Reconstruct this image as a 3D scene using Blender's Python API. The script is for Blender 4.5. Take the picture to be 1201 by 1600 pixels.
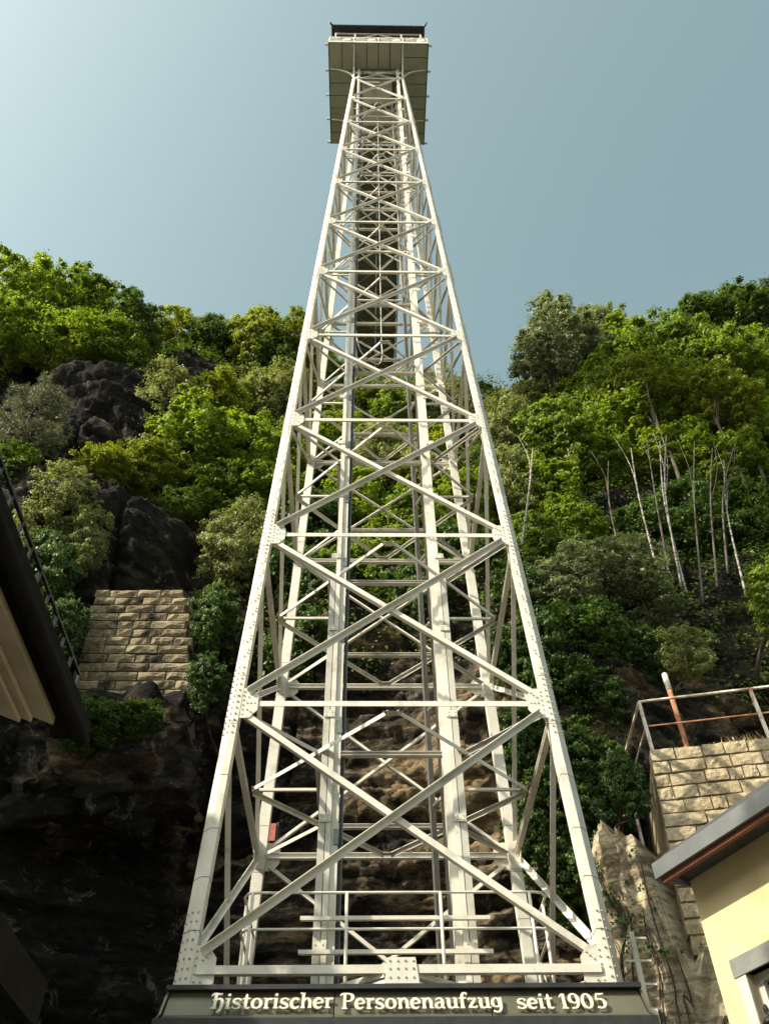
import bpy, math, random
import numpy as np
from mathutils import Vector, Matrix
sc = bpy.context.scene
for o in list(bpy.data.objects): bpy.data.objects.remove(o)
COL = sc.collection
rng = np.random.default_rng(7)
random.seed(7)

# ------------------------------------------------------------------ camera
F_PX = 1326.8                       # focal length in pixels of the 1201 x 1600 photograph
CAM = np.array([0, 0, 1.6])
FW = np.array([0.018988, 0.671851, 0.740443])
RT = np.array([0.999809, -0.016206, -0.010935])
UP = np.array([-0.004653, -0.740509, 0.672030])
cd = bpy.data.cameras.new('camera'); cam = bpy.data.objects.new('camera', cd); COL.objects.link(cam)
cd.sensor_fit = 'VERTICAL'; cd.sensor_height = 36; cd.lens = 36 * F_PX / 1600
cd.clip_end = 2000; cd.clip_start = 0.05
cam.matrix_world = Matrix(((RT[0], UP[0], -FW[0], CAM[0]), (RT[1], UP[1], -FW[1], CAM[1]), (RT[2], UP[2], -FW[2], CAM[2]), (0, 0, 0, 1)))
sc.camera = cam
sc.render.resolution_x = 768; sc.render.resolution_y = 1024

# ------------------------------------------------------------------ sky, sun, exposure
SUN_H = np.array([-0.872, -0.489]); SUN_EL = math.radians(39)
SUN = np.array([SUN_H[0] * math.cos(SUN_EL), SUN_H[1] * math.cos(SUN_EL), math.sin(SUN_EL)])
w = bpy.data.worlds.new('World'); sc.world = w; w.use_nodes = True
nt = w.node_tree; nt.nodes.clear()
sky = nt.nodes.new('ShaderNodeTexSky'); sky.sky_type = 'NISHITA'; sky.sun_disc = False
sky.sun_elevation = SUN_EL; sky.sun_rotation = math.atan2(SUN[0], SUN[1])
sky.altitude = 100; sky.air_density = 1.0; sky.dust_density = 5.0; sky.ozone_density = 1.0
hs = nt.nodes.new('ShaderNodeHueSaturation'); hs.inputs['Saturation'].default_value = 0.61; hs.inputs['Hue'].default_value = 0.455
bg = nt.nodes.new('ShaderNodeBackground'); bg.inputs['Strength'].default_value = 0.138
wo = nt.nodes.new('ShaderNodeOutputWorld')
tn = nt.nodes.new('ShaderNodeMix'); tn.data_type = 'RGBA'; tn.blend_type = 'MULTIPLY'; tn.inputs[0].default_value = 1; tn.inputs[7].default_value = (1.07, 1.17, 1.09, 1)
nt.links.new(sky.outputs[0], hs.inputs['Color']); nt.links.new(hs.outputs[0], tn.inputs[6]); nt.links.new(tn.outputs[2], bg.inputs[0]); nt.links.new(bg.outputs[0], wo.inputs[0])
sd = bpy.data.lights.new('sun', 'SUN'); sd.energy = 5.0; sd.angle = math.radians(0.55); sd.color = (1.0, 0.91, 0.74)
so = bpy.data.objects.new('sun', sd); COL.objects.link(so)
so.rotation_euler = Vector(-SUN).to_track_quat('-Z', 'Y').to_euler(); so.location = (-20, -20, 40)
vs = sc.view_settings; vs.view_transform = 'Standard'; vs.look = 'None'; vs.exposure = 0.66; vs.gamma = 1.0
sc.render.engine = 'CYCLES'
sc.cycles.max_bounces = 8; sc.cycles.transparent_max_bounces = 8

# ------------------------------------------------------------------ pixel -> place helpers (directions only)
def ray(x, y):
    d = FW * F_PX + RT * (x - 600.5) + UP * (800 - y); return d / np.linalg.norm(d)
def atY(x, y, Y): d = ray(x, y); return CAM + d * (Y / d[1])
def atZ(x, y, Z): d = ray(x, y); return CAM + d * ((Z - 1.6) / d[2])
def atPlane(x, y, P, n): d = ray(x, y); return CAM + d * (np.dot(np.asarray(P) - CAM, n) / np.dot(d, n))
def depth(P): return float(np.dot(np.asarray(P) - CAM, FW))

# ------------------------------------------------------------------ noise
def _hash(ix, iy, iz, s):
    h = (ix.astype(np.int64) * 374761393 + iy.astype(np.int64) * 668265263 + iz.astype(np.int64) * 2147483647 + s * 974711) & 0xFFFFFFFF
    h = ((h ^ (h >> 13)) * 1274126177) & 0xFFFFFFFF
    return ((h ^ (h >> 16)) & 0xFFFF) / 65535.0
def noise3(x, y, z, s=0):
    x, y, z = np.broadcast_arrays(np.asarray(x, float), np.asarray(y, float), np.asarray(z, float))
    ix, iy, iz = np.floor(x), np.floor(y), np.floor(z)
    fx, fy, fz = x - ix, y - iy, z - iz
    fx, fy, fz = [t * t * (3 - 2 * t) for t in (fx, fy, fz)]
    r = 0
    for a in (0, 1):
        for b in (0, 1):
            for c in (0, 1):
                r = r + _hash(ix + a, iy + b, iz + c, s) * (fx if a else 1 - fx) * (fy if b else 1 - fy) * (fz if c else 1 - fz)
    return r * 2 - 1
def fbm(x, y, z, o=4, s=0, g=0.5):
    r = 0; a = 1
    for k in range(o):
        r = r + a * noise3(x, y, z, s + k); x, y, z = np.asarray(x) * 2.03, np.asarray(y) * 2.03, np.asarray(z) * 2.03; a *= g
    return r
def sstep(a, b, t): t = np.clip((t - a) / (b - a), 0, 1); return t * t * (3 - 2 * t)

# ------------------------------------------------------------------ object helpers
WL = {}
def link(o, parent=None):
    COL.objects.link(o)
    if parent is not None: o.parent = parent
    return o
def wloc(o):
    if o is None: return np.zeros(3)
    return WL.get(o.name, np.zeros(3))
def raw_mesh(name, V, Fc, mat, smooth=False):
    me = bpy.data.meshes.new(name); me.from_pydata([tuple(map(float, v)) for v in V], [], [tuple(f) for f in Fc])
    if mat is not None: me.materials.append(mat)
    if smooth: me.polygons.foreach_set('use_smooth', [True] * len(me.polygons))
    me.update(); return me
def obj(name, V, Fc, mat, parent=None, smooth=False, kind=None, label=None):
    """mesh given in world coordinates"""
    o = bpy.data.objects.new(name, raw_mesh(name, V, Fc, mat, smooth)); link(o, parent)
    o.location = tuple(-wloc(parent)); WL[o.name] = np.zeros(3)
    if kind: o['kind'] = kind
    if label: o['label'] = label
    return o
def place(name, me, parent, loc, mat3=None):
    o = bpy.data.objects.new(name, me); link(o, parent); L = np.asarray(loc, float)
    M = Matrix.Identity(4) if mat3 is None else Matrix(mat3).to_4x4()
    M.translation = Vector(L - wloc(parent)); o.matrix_local = M; WL[o.name] = L
    return o
def thing(name, label, cat, loc=(0, 0, 0), group=None):
    o = bpy.data.objects.new(name, None); link(o); o.location = loc; WL[o.name] = np.array(loc, float); o.empty_display_size = .2
    return tag(o, label, cat, group)
def tag(o, label, cat, group=None):
    o['label'] = label; o['category'] = cat
    if group: o['group'] = group
    return o
class MB:
    def __init__(s): s.V = []; s.F = []
    def add(s, V, Fc):
        n = len(s.V); s.V += [tuple(v) for v in V]; s.F += [tuple(i + n for i in f) for f in Fc]; return s
    def box(s, lo, hi):
        (a, b, c), (d, e, f) = lo, hi
        return s.add([(a, b, c), (d, b, c), (d, e, c), (a, e, c), (a, b, f), (d, b, f), (d, e, f), (a, e, f)], BOXF)
    def bar(s, A, B, wx, wy, up=(0, 0, 1)): return s.add(*bar_geo(A, B, wx, wy, up))
    def tube(s, pts, r, n=8): return s.add(*tube_geo(pts, r, n))
    def build(s, name, mat, parent=None, smooth=False, kind=None, label=None): return obj(name, s.V, s.F, mat, parent, smooth, kind, label)
BOXF = [(0, 3, 2, 1), (4, 5, 6, 7), (0, 1, 5, 4), (1, 2, 6, 5), (2, 3, 7, 6), (3, 0, 4, 7)]
def unit(v): v = np.asarray(v, float); return v / (np.linalg.norm(v) + 1e-12)
def extrude_profile(A, B, s, n, prof):
    """prof: list of (s,n) points, extruded A->B"""
    A = np.asarray(A, float); B = np.asarray(B, float); k = len(prof)
    V = [A + s * a + n * b for a, b in prof] + [B + s * a + n * b for a, b in prof]
    Fc = [(i, (i + 1) % k, k + (i + 1) % k, k + i) for i in range(k)] + [tuple(range(k))[::-1], tuple(range(k, 2 * k))]
    return V, Fc
def bar_geo(A, B, wx, wy, up=(0, 0, 1)):
    d = unit(np.asarray(B, float) - A); s = np.cross(d, up)
    if np.linalg.norm(s) < 1e-4: s = np.cross(d, (0, 1, 0))
    s = unit(s); n = np.cross(s, d)
    return extrude_profile(A, B, s, n, [(-wx / 2, -wy / 2), (wx / 2, -wy / 2), (wx / 2, wy / 2), (-wx / 2, wy / 2)])
def angle_geo(A, B, n, w_, t=.012, lower=True):
    """rolled L angle: a flange in the plane whose normal is n, the other leg turned inwards"""
    A = np.asarray(A, float); B = np.asarray(B, float); n = unit(n); d = unit(B - A); s = unit(np.cross(n, d))
    if s[2] < 0: s = -s
    h = w_ / 2
    if lower == 'out': prof = [(-h, -t), (-h, 0), (h - t, 0), (h - t, w_ * .85), (h, w_ * .85), (h, -t)]
    elif lower == 'I':
        prof = [(-h, .04), (-h, -.06), (-h + .012, -.06), (-h + .012, -.018), (h - .012, -.018), (h - .012, -.06), (h, -.06), (h, .04), (h - .012, .04), (h - .012, -.002), (-h + .012, -.002), (-h + .012, .04)]
    elif lower: prof = [(-h, 0), (h, 0), (h, -t), (-h + t, -t), (-h + t, -w_), (-h, -w_)]
    else: prof = [(-h, 0), (h, 0), (h, -w_), (h - t, -w_), (h - t, -t), (-h, -t)]
    return extrude_profile(A, B, s, n, prof)
def tube_geo(pts, r, n=8):
    P = [np.asarray(p, float) for p in pts]; m = len(P); r = [r] * m if np.isscalar(r) else r
    V = []; Fc = []; ref = None
    for i in range(m):
        d = unit(P[min(i + 1, m - 1)] - P[max(i - 1, 0)])
        if ref is None: ref = np.cross(d, (0, 0, 1)) if abs(d[2]) < .95 else np.cross(d, (1, 0, 0))
        a = unit(ref - d * np.dot(ref, d)); b = np.cross(d, a); ref = a
        V += [P[i] + r[i] * (a * math.cos(t) + b * math.sin(t)) for t in np.arange(n) * 2 * math.pi / n]
    for i in range(m - 1):
        for k in range(n):
            Fc.append((i * n + k, i * n + (k + 1) % n, (i + 1) * n + (k + 1) % n, (i + 1) * n + k))
    Fc += [tuple(range(n))[::-1], tuple(range((m - 1) * n, m * n))]
    return V, Fc
def catmull(P, n=6):
    P = [np.asarray(p, float) for p in P]; out = []
    for i in range(len(P) - 1):
        a = P[max(i - 1, 0)]; b = P[i]; c = P[i + 1]; d = P[min(i + 2, len(P) - 1)]
        for k in range(n):
            t = k / n
            out.append(.5 * ((2 * b) + (c - a) * t + (2 * a - 5 * b + 4 * c - d) * t * t + (3 * b - a - 3 * c + d) * t ** 3))
    out.append(P[-1]); return out

# ------------------------------------------------------------------ materials
def mat_new(name):
    m = bpy.data.materials.new(name); m.use_nodes = True; t = m.node_tree
    return m, t, t.nodes['Principled BSDF']
def lin(r, g, b): return (r, g, b, 1)
def N(t, kind, **kw):
    n = t.nodes.new(kind)
    for k, v in kw.items():
        if k in n.inputs: n.inputs[k].default_value = v
        else: setattr(n, k, v)
    return n
def surf(name, stops, rough=.6, scale=3., detail=6., bump=.1, bscale=None, metallic=0., coords='Object', spec=.5, dist=0., bdist=.02, zs=1.):
    """noise driven colour ramp + fine relief"""
    m, t, p = mat_new(name)
    tc = N(t, 'ShaderNodeTexCoord'); mp = N(t, 'ShaderNodeMapping'); mp.inputs['Scale'].default_value = (1, 1, zs)
    t.links.new(tc.outputs[coords], mp.inputs[0])
    n = N(t, 'ShaderNodeTexNoise', Scale=scale, Detail=detail, Roughness=.6, Distortion=dist); t.links.new(mp.outputs[0], n.inputs['Vector'])
    r = N(t, 'ShaderNodeValToRGB'); t.links.new(n.outputs['Fac'], r.inputs[0])
    el = r.color_ramp.elements
    while len(el) < len(stops): el.new(.5)
    for e, (q, c) in zip(el, stops): e.position = q; e.color = lin(*c)
    t.links.new(r.outputs[0], p.inputs['Base Color'])
    p.inputs['Roughness'].default_value = rough; p.inputs['Metallic'].default_value = metallic; p.inputs['Specular IOR Level'].default_value = spec
    if bump:
        n2 = N(t, 'ShaderNodeTexNoise', Scale=bscale or scale * 6, Detail=8., Roughness=.65); t.links.new(mp.outputs[0], n2.inputs['Vector'])
        b = N(t, 'ShaderNodeBump', Strength=bump, Distance=bdist); t.links.new(n2.outputs['Fac'], b.inputs['Height']); t.links.new(b.outputs[0], p.inputs['Normal'])
    return m
M = {}
def paint_mat(name, k):
    m, t, p = mat_new(name); L = t.links.new
    gm = N(t, 'ShaderNodeNewGeometry'); mp = N(t, 'ShaderNodeMapping'); mp.inputs['Scale'].default_value = (1, 1, .35); L(gm.outputs['Position'], mp.inputs[0])
    n1 = N(t, 'ShaderNodeTexNoise', Scale=1.4, Detail=9., Roughness=.7); L(gm.outputs['Position'], n1.inputs['Vector'])
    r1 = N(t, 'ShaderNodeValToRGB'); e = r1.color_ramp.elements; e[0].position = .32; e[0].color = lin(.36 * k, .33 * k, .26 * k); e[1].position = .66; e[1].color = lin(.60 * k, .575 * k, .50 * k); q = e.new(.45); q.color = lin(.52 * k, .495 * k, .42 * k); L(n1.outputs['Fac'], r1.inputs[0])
    n2 = N(t, 'ShaderNodeTexNoise', Scale=9., Detail=8., Roughness=.75); L(mp.outputs[0], n2.inputs['Vector'])
    r2 = N(t, 'ShaderNodeValToRGB'); r2.color_ramp.elements[0].position = .60; r2.color_ramp.elements[0].color = lin(0, 0, 0); r2.color_ramp.elements[1].position = .74; r2.color_ramp.elements[1].color = lin(.75, .75, .75); L(n2.outputs['Fac'], r2.inputs[0])
    mx = N(t, 'ShaderNodeMix', data_type='RGBA'); L(r2.outputs[0], mx.inputs[0]); L(r1.outputs[0], mx.inputs[6]); mx.inputs[7].default_value = lin(.22, .145, .085)
    L(mx.outputs[2], p.inputs['Base Color']); p.inputs['Roughness'].default_value = .55; p.inputs['Specular IOR Level'].default_value = .35
    b_ = N(t, 'ShaderNodeBump', Strength=.25, Distance=.004); L(n2.outputs['Fac'], b_.inputs['Height']); L(b_.outputs[0], p.inputs['Normal'])
    return m
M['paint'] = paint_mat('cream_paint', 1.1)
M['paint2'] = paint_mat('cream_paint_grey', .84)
M['seam'] = surf('seam_dark', [(0, (.05, .045, .04)), (1, (.08, .07, .06))], .8, 5, 2, 0)
M['rivet'] = surf('rivet_paint', [(.3, (.20, .17, .12)), (.6, (.50, .46, .37))], .5, 9, 4, 0)
M['black'] = surf('black_steel', [(.3, (.012, .012, .013)), (.7, (.03, .03, .03))], .5, 6, 4, .03)
M['tar'] = surf('tarred_wood', [(.3, (.006, .006, .006)), (.7, (.014, .013, .012))], .9, 6, 4, .05, spec=.1)
M['railsteel'] = surf('guide_rail_steel', [(.3, (.10, .08, .06)), (.7, (.24, .20, .15))], .45, 8, 5, .05, zs=.2)
M['olive'] = surf('olive_sheet', [(.3, (.23, .235, .165)), (.7, (.31, .31, .22))], .55, 1.5, 6, .04)
M['olive_dark'] = surf('olive_deck', [(.3, (.085, .09, .06)), (.7, (.14, .145, .10))], .6, 1.5, 6, .04)
M['sign'] = surf('sign_sheet', [(.3, (.105, .10, .065)), (.7, (.165, .155, .105))], .32, 1.1, 5, .03, metallic=.35)
M['letter'] = surf('letter_cream', [(.3, (.48, .45, .36)), (.7, (.58, .55, .45))], .5, 6, 4, .03)
M['grating'] = surf('grating', [(.3, (.45, .42, .34)), (.7, (.6, .57, .48))], .5, 6, 3, 0)
M['plaster_y'] = surf('yellow_plaster', [(.25, (.42, .34, .18)), (.45, (.53, .44, .235)), (.75, (.57, .48, .28))], .85, 1.3, 10, .2, 60, bdist=.006)
M['plaster_b'] = surf('beige_plaster', [(.25, (.26, .225, .17)), (.5, (.36, .31, .24)), (.75, (.42, .37, .29))], .85, 2.0, 8, .1, 50, bdist=.006)
M['zinc'] = surf('zinc', [(.3, (.13, .145, .15)), (.7, (.19, .20, .20))], .5, 2.2, 6, .03, metallic=.5)
M['redboard'] = surf('red_brown_board', [(.3, (.12, .035, .018)), (.7, (.22, .07, .035))], .7, 5, 6, .15)
M['slate'] = surf('slate_roof', [(.3, (.03, .03, .035)), (.7, (.07, .07, .075))], .6, 6, 5, .3)
M['trim'] = surf('grey_stone_trim', [(.3, (.13, .14, .125)), (.7, (.20, .21, .19))], .8, 4, 7, .15)
M['frame_w'] = surf('window_frame_white', [(.3, (.38, .36, .32)), (.7, (.48, .46, .42))], .5, 6, 3, 0)
M['rust'] = surf('rust', [(.3, (.20, .075, .03)), (.55, (.34, .15, .07)), (.8, (.45, .28, .17))], .8, 9, 7, .2)
M['oldwhite'] = surf('weathered_white_paint', [(.35, (.35, .2, .12)), (.48, (.6, .56, .47)), (.8, (.68, .64, .55))], .65, 5, 7, .08)
M['redbox'] = surf('faded_red', [(.3, (.30, .06, .04)), (.7, (.42, .14, .10))], .6, 14, 6, .05)
M['bark'] = surf('bark', [(.3, (.045, .035, .025)), (.7, (.12, .10, .075))], .9, 6, 7, .5, zs=.3)
M['bark_w'] = surf('birch_bark', [(.40, (.05, .04, .035)), (.50, (.28, .25, .21)), (.8, (.40, .37, .32))], .7, 5, 6, .2, zs=2.)
M['root'] = surf('ivy_stem', [(.3, (.03, .022, .015)), (.7, (.09, .065, .045))], .9, 8, 6, .3)
M['dry'] = surf('dry_grass', [(.3, (.30, .22, .10)), (.7, (.48, .38, .20))], .9, 8, 3, 0)
M['asphalt'] = surf('paving', [(.3, (.10, .095, .085)), (.7, (.17, .16, .14))], .9, 2.5, 8, .2, 30)

def glass():
    m, t, p = mat_new('window_glass'); p.inputs['Base Color'].default_value = lin(.03, .035, .04); p.inputs['Roughness'].default_value = .06
    return m
M['glass'] = glass()
def rock_mat(name, a, b, c, scale=.5, patch=.56, bumpd=.10):
    """weathered sandstone: dark crust, tan breaks, horizontal bedding, lichen"""
    m, t, p = mat_new(name); L = t.links.new
    tc = N(t, 'ShaderNodeTexCoord'); mp = N(t, 'ShaderNodeMapping'); mp.inputs['Scale'].default_value = (1, 1, 2.2); L(tc.outputs['Object'], mp.inputs[0])
    n1 = N(t, 'ShaderNodeTexNoise', Scale=scale, Detail=11., Roughness=.72, Distortion=.15); L(mp.outputs[0], n1.inputs['Vector'])
    r1 = N(t, 'ShaderNodeValToRGB'); e = r1.color_ramp.elements; e[0].position = patch - .10; e[0].color = lin(*a); e[1].position = patch + .07; e[1].color = lin(*c)
    k = e.new(patch); k.color = lin(*b)
    fr = N(t, 'ShaderNodeAttribute', attribute_name='lit_crust_tone'); fa = N(t, 'ShaderNodeMath', operation='ADD'); L(n1.outputs['Fac'], fa.inputs[0]); L(fr.outputs['Fac'], fa.inputs[1]); L(fa.outputs[0], r1.inputs[0])
    n2 = N(t, 'ShaderNodeTexNoise', Scale=scale * 9, Detail=8., Roughness=.7); L(mp.outputs[0], n2.inputs['Vector'])
    r2 = N(t, 'ShaderNodeValToRGB'); r2.color_ramp.elements[0].position = .30; r2.color_ramp.elements[0].color = lin(.35, .34, .32); r2.color_ramp.elements[1].position = .62; r2.color_ramp.elements[1].color = lin(1.15, 1.1, 1.0)
    L(n2.outputs['Fac'], r2.inputs[0])
    mx = N(t, 'ShaderNodeMix', data_type='RGBA', blend_type='MULTIPLY'); mx.inputs[0].default_value = .85; L(r1.outputs[0], mx.inputs[6]); L(r2.outputs[0], mx.inputs[7])
    n4 = N(t, 'ShaderNodeTexNoise', Scale=scale * 3.2, Detail=11., Roughness=.74, Distortion=1.2); L(tc.outputs['Object'], n4.inputs['Vector'])
    r4 = N(t, 'ShaderNodeValToRGB'); r4.color_ramp.elements[0].position = .565; r4.color_ramp.elements[0].color = lin(0, 0, 0); r4.color_ramp.elements[1].position = .64; r4.color_ramp.elements[1].color = lin(.5, .5, .5); L(n4.outputs['Fac'], r4.inputs[0])
    m4 = N(t, 'ShaderNodeMix', data_type='RGBA'); L(r4.outputs[0], m4.inputs[0]); L(mx.outputs[2], m4.inputs[6]); m4.inputs[7].default_value = lin(.30, .275, .225)
    mb_ = N(t, 'ShaderNodeMapping'); mb_.inputs['Scale'].default_value = (.55, .55, 4.5); L(tc.outputs['Object'], mb_.inputs[0])
    n5 = N(t, 'ShaderNodeTexNoise', Scale=1.1, Detail=7., Roughness=.6); L(mb_.outputs[0], n5.inputs['Vector'])
    r5 = N(t, 'ShaderNodeValToRGB'); r5.color_ramp.elements[0].position = .40; r5.color_ramp.elements[0].color = lin(.25, .25, .25); r5.color_ramp.elements[1].position = .50; r5.color_ramp.elements[1].color = lin(1, 1, 1); L(n5.outputs['Fac'], r5.inputs[0])
    m5 = N(t, 'ShaderNodeMix', data_type='RGBA', blend_type='MULTIPLY'); m5.inputs[0].default_value = .8; L(m4.outputs[2], m5.inputs[6]); L(r5.outputs[0], m5.inputs[7])
    L(m5.outputs[2], p.inputs['Base Color']); p.inputs['Roughness'].default_value = .95; p.inputs['Specular IOR Level'].default_value = .15
    n3 = N(t, 'ShaderNodeTexNoise', Scale=7., Detail=9., Roughness=.72); L(mp.outputs[0], n3.inputs['Vector'])
    v = N(t, 'ShaderNodeTexVoronoi', Scale=2.6); v.feature = 'DISTANCE_TO_EDGE'; L(mp.outputs[0], v.inputs['Vector'])
    ad = N(t, 'ShaderNodeMath', operation='MULTIPLY_ADD'); L(v.outputs[0], ad.inputs[0]); ad.inputs[1].default_value = .35; L(n3.outputs['Fac'], ad.inputs[2])
    b_ = N(t, 'ShaderNodeBump', Strength=.9, Distance=bumpd); L(ad.outputs[0], b_.inputs['Height']); L(b_.outputs[0], p.inputs['Normal'])
    return m
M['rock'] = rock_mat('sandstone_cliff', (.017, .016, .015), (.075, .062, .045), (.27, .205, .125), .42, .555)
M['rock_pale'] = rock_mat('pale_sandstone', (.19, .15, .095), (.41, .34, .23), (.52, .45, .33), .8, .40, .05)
def stone_mat(name, dark, tan, light, moss=.5):
    m, t, p = mat_new(name); L = t.links.new
    oi = N(t, 'ShaderNodeObjectInfo'); tc = N(t, 'ShaderNodeTexCoord')
    gm = N(t, 'ShaderNodeNewGeometry')
    n1 = N(t, 'ShaderNodeTexNoise', Scale=.8, Detail=10., Roughness=.72); L(gm.outputs['Position'], n1.inputs['Vector'])
    ad = N(t, 'ShaderNodeMath', operation='MULTIPLY_ADD'); L(oi.outputs['Random'], ad.inputs[0]); ad.inputs[1].default_value = .13; L(n1.outputs['Fac'], ad.inputs[2])
    r = N(t, 'ShaderNodeValToRGB'); e = r.color_ramp.elements; e[0].position = moss - .06; e[0].color = lin(*dark); e[1].position = .85; e[1].color = lin(*light); k = e.new(moss + .08); k.color = lin(*tan)
    L(ad.outputs[0], r.inputs[0])
    n2 = N(t, 'ShaderNodeTexNoise', Scale=14., Detail=8., Roughness=.7); L(gm.outputs['Position'], n2.inputs['Vector'])
    r2 = N(t, 'ShaderNodeValToRGB'); r2.color_ramp.elements[0].position = .3; r2.color_ramp.elements[0].color = lin(.45, .42, .38); r2.color_ramp.elements[1].position = .6; r2.color_ramp.elements[1].color = lin(1.1, 1.08, 1.02); L(n2.outputs['Fac'], r2.inputs[0])
    mx = N(t, 'ShaderNodeMix', data_type='RGBA', blend_type='MULTIPLY'); mx.inputs[0].default_value = .8; L(r.outputs[0], mx.inputs[6]); L(r2.outputs[0], mx.inputs[7]); L(mx.outputs[2], p.inputs['Base Color'])
    p.inputs['Roughness'].default_value = .95; p.inputs['Specular IOR Level'].default_value = .15
    n3 = N(t, 'ShaderNodeTexNoise', Scale=22., Detail=8., Roughness=.7); L(gm.outputs['Position'], n3.inputs['Vector'])
    b_ = N(t, 'ShaderNodeBump', Strength=.8, Distance=.03); L(n3.outputs['Fac'], b_.inputs['Height']); L(b_.outputs[0], p.inputs['Normal'])
    return m
M['stone_l'] = stone_mat('buttress_stone', (.028, .026, .022), (.27, .225, .15), (.44, .38, .27), .50)
M['stone_r'] = stone_mat('retaining_stone', (.09, .075, .05), (.36, .295, .19), (.50, .43, .31), .38)
M['mortar'] = surf('mortar', [(.3, (.05, .045, .035)), (.7, (.13, .11, .085))], .95, 6, 7, .3)
def leaf_mat(name, a, b, trans=.45, tint=(1.25, 1.3, .35)):
    m, t, p = mat_new(name); L = t.links.new
    at = N(t, 'ShaderNodeAttribute', attribute_name='rnd'); oi = N(t, 'ShaderNodeObjectInfo')
    gm = N(t, 'ShaderNodeNewGeometry'); n1 = N(t, 'ShaderNodeTexNoise', Scale=.35, Detail=3.); L(gm.outputs['Position'], n1.inputs['Vector'])
    ad = N(t, 'ShaderNodeMath', operation='ADD'); L(at.outputs['Fac'], ad.inputs[0]); L(n1.outputs['Fac'], ad.inputs[1])
    a2 = N(t, 'ShaderNodeMath', operation='MULTIPLY_ADD'); L(oi.outputs['Random'], a2.inputs[0]); a2.inputs[1].default_value = .5; L(ad.outputs[0], a2.inputs[2])
    mr = N(t, 'ShaderNodeMapRange'); mr.inputs[1].default_value = .4; mr.inputs[2].default_value = 1.6; L(a2.outputs[0], mr.inputs[0])
    mx = N(t, 'ShaderNodeMix', data_type='RGBA'); mx.inputs[6].default_value = lin(*a); mx.inputs[7].default_value = lin(*b); L(mr.outputs[0], mx.inputs[0])
    L(mx.outputs[2], p.inputs['Base Color']); p.inputs['Roughness'].default_value = .5; p.inputs['Specular IOR Level'].default_value = .35
    tr = N(t, 'ShaderNodeBsdfTranslucent'); m2 = N(t, 'ShaderNodeMix', data_type='RGBA', blend_type='MULTIPLY'); m2.inputs[0].default_value = 1; L(mx.outputs[2], m2.inputs[6]); m2.inputs[7].default_value = lin(*tint); L(m2.outputs[2], tr.inputs[0])
    ms = N(t, 'ShaderNodeMixShader'); ms.inputs[0].default_value = trans; L(p.outputs[0], ms.inputs[1]); L(tr.outputs[0], ms.inputs[2])
    L(ms.outputs[0], t.nodes['Material Output'].inputs[0]); return m
M['leaf_maple'] = leaf_mat('leaf_maple', (.075, .13, .02), (.25, .32, .05), .5)
M['leaf_yellow'] = leaf_mat('leaf_yellow_green', (.11, .15, .02), (.27, .30, .045), .5)
M['leaf_oak'] = leaf_mat('leaf_oak', (.04, .08, .014), (.11, .165, .03), .38)
M['leaf_poplar'] = leaf_mat('leaf_grey_green', (.10, .13, .055), (.27, .30, .16), .35, (1.1, 1.15, .6))
M['leaf_birch'] = leaf_mat('leaf_birch', (.12, .15, .05), (.30, .32, .13), .4, (1.1, 1.15, .5))
M['leaf_pine'] = leaf_mat('needle_pine', (.09, .11, .055), (.22, .23, .12), .2, (1, 1, .6))
M['leaf_ivy'] = leaf_mat('leaf_ivy', (.028, .06, .012), (.085, .15, .03), .3)

# ------------------------------------------------------------------ ground
g = MB(); g.add([(-250, -250, 0), (250, -250, 0), (250, 250, 0), (-250, 250, 0)], [(0, 1, 2, 3)])
g.build('ground', M['asphalt'], kind='structure')

# ------------------------------------------------------------------ cliff
PROF = np.array([(18.5, -1), (18.5, 5), (18.8, 9), (18.9, 13), (19.4, 16.5), (20.7, 21), (22.6, 27), (25.0, 34.5), (27.6, 42), (30.6, 47.6), (33, 49.6), (40, 51.5), (60, 54), (120, 58)])
PS = np.concatenate([[0], np.cumsum(np.hypot(np.diff(PROF[:, 0]), np.diff(PROF[:, 1])))])
def off(x): return -2.6 * sstep(-4.5, -11, x) - 4 * sstep(-14, -26, x) + 1.2 * sstep(6, 11, x) - 2.5 * sstep(16, 30, x)
def prof_s(s): return np.interp(s, PS, PROF[:, 0]), np.interp(s, PS, PROF[:, 1])
def terrZ(x, y): return np.interp(y - off(x), PROF[1:, 0] + np.arange(len(PROF) - 1) * 1e-6, PROF[1:, 1])
def terrY(x, z): return np.interp(z, PROF[1:, 1], PROF[1:, 0]) + off(x)
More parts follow.
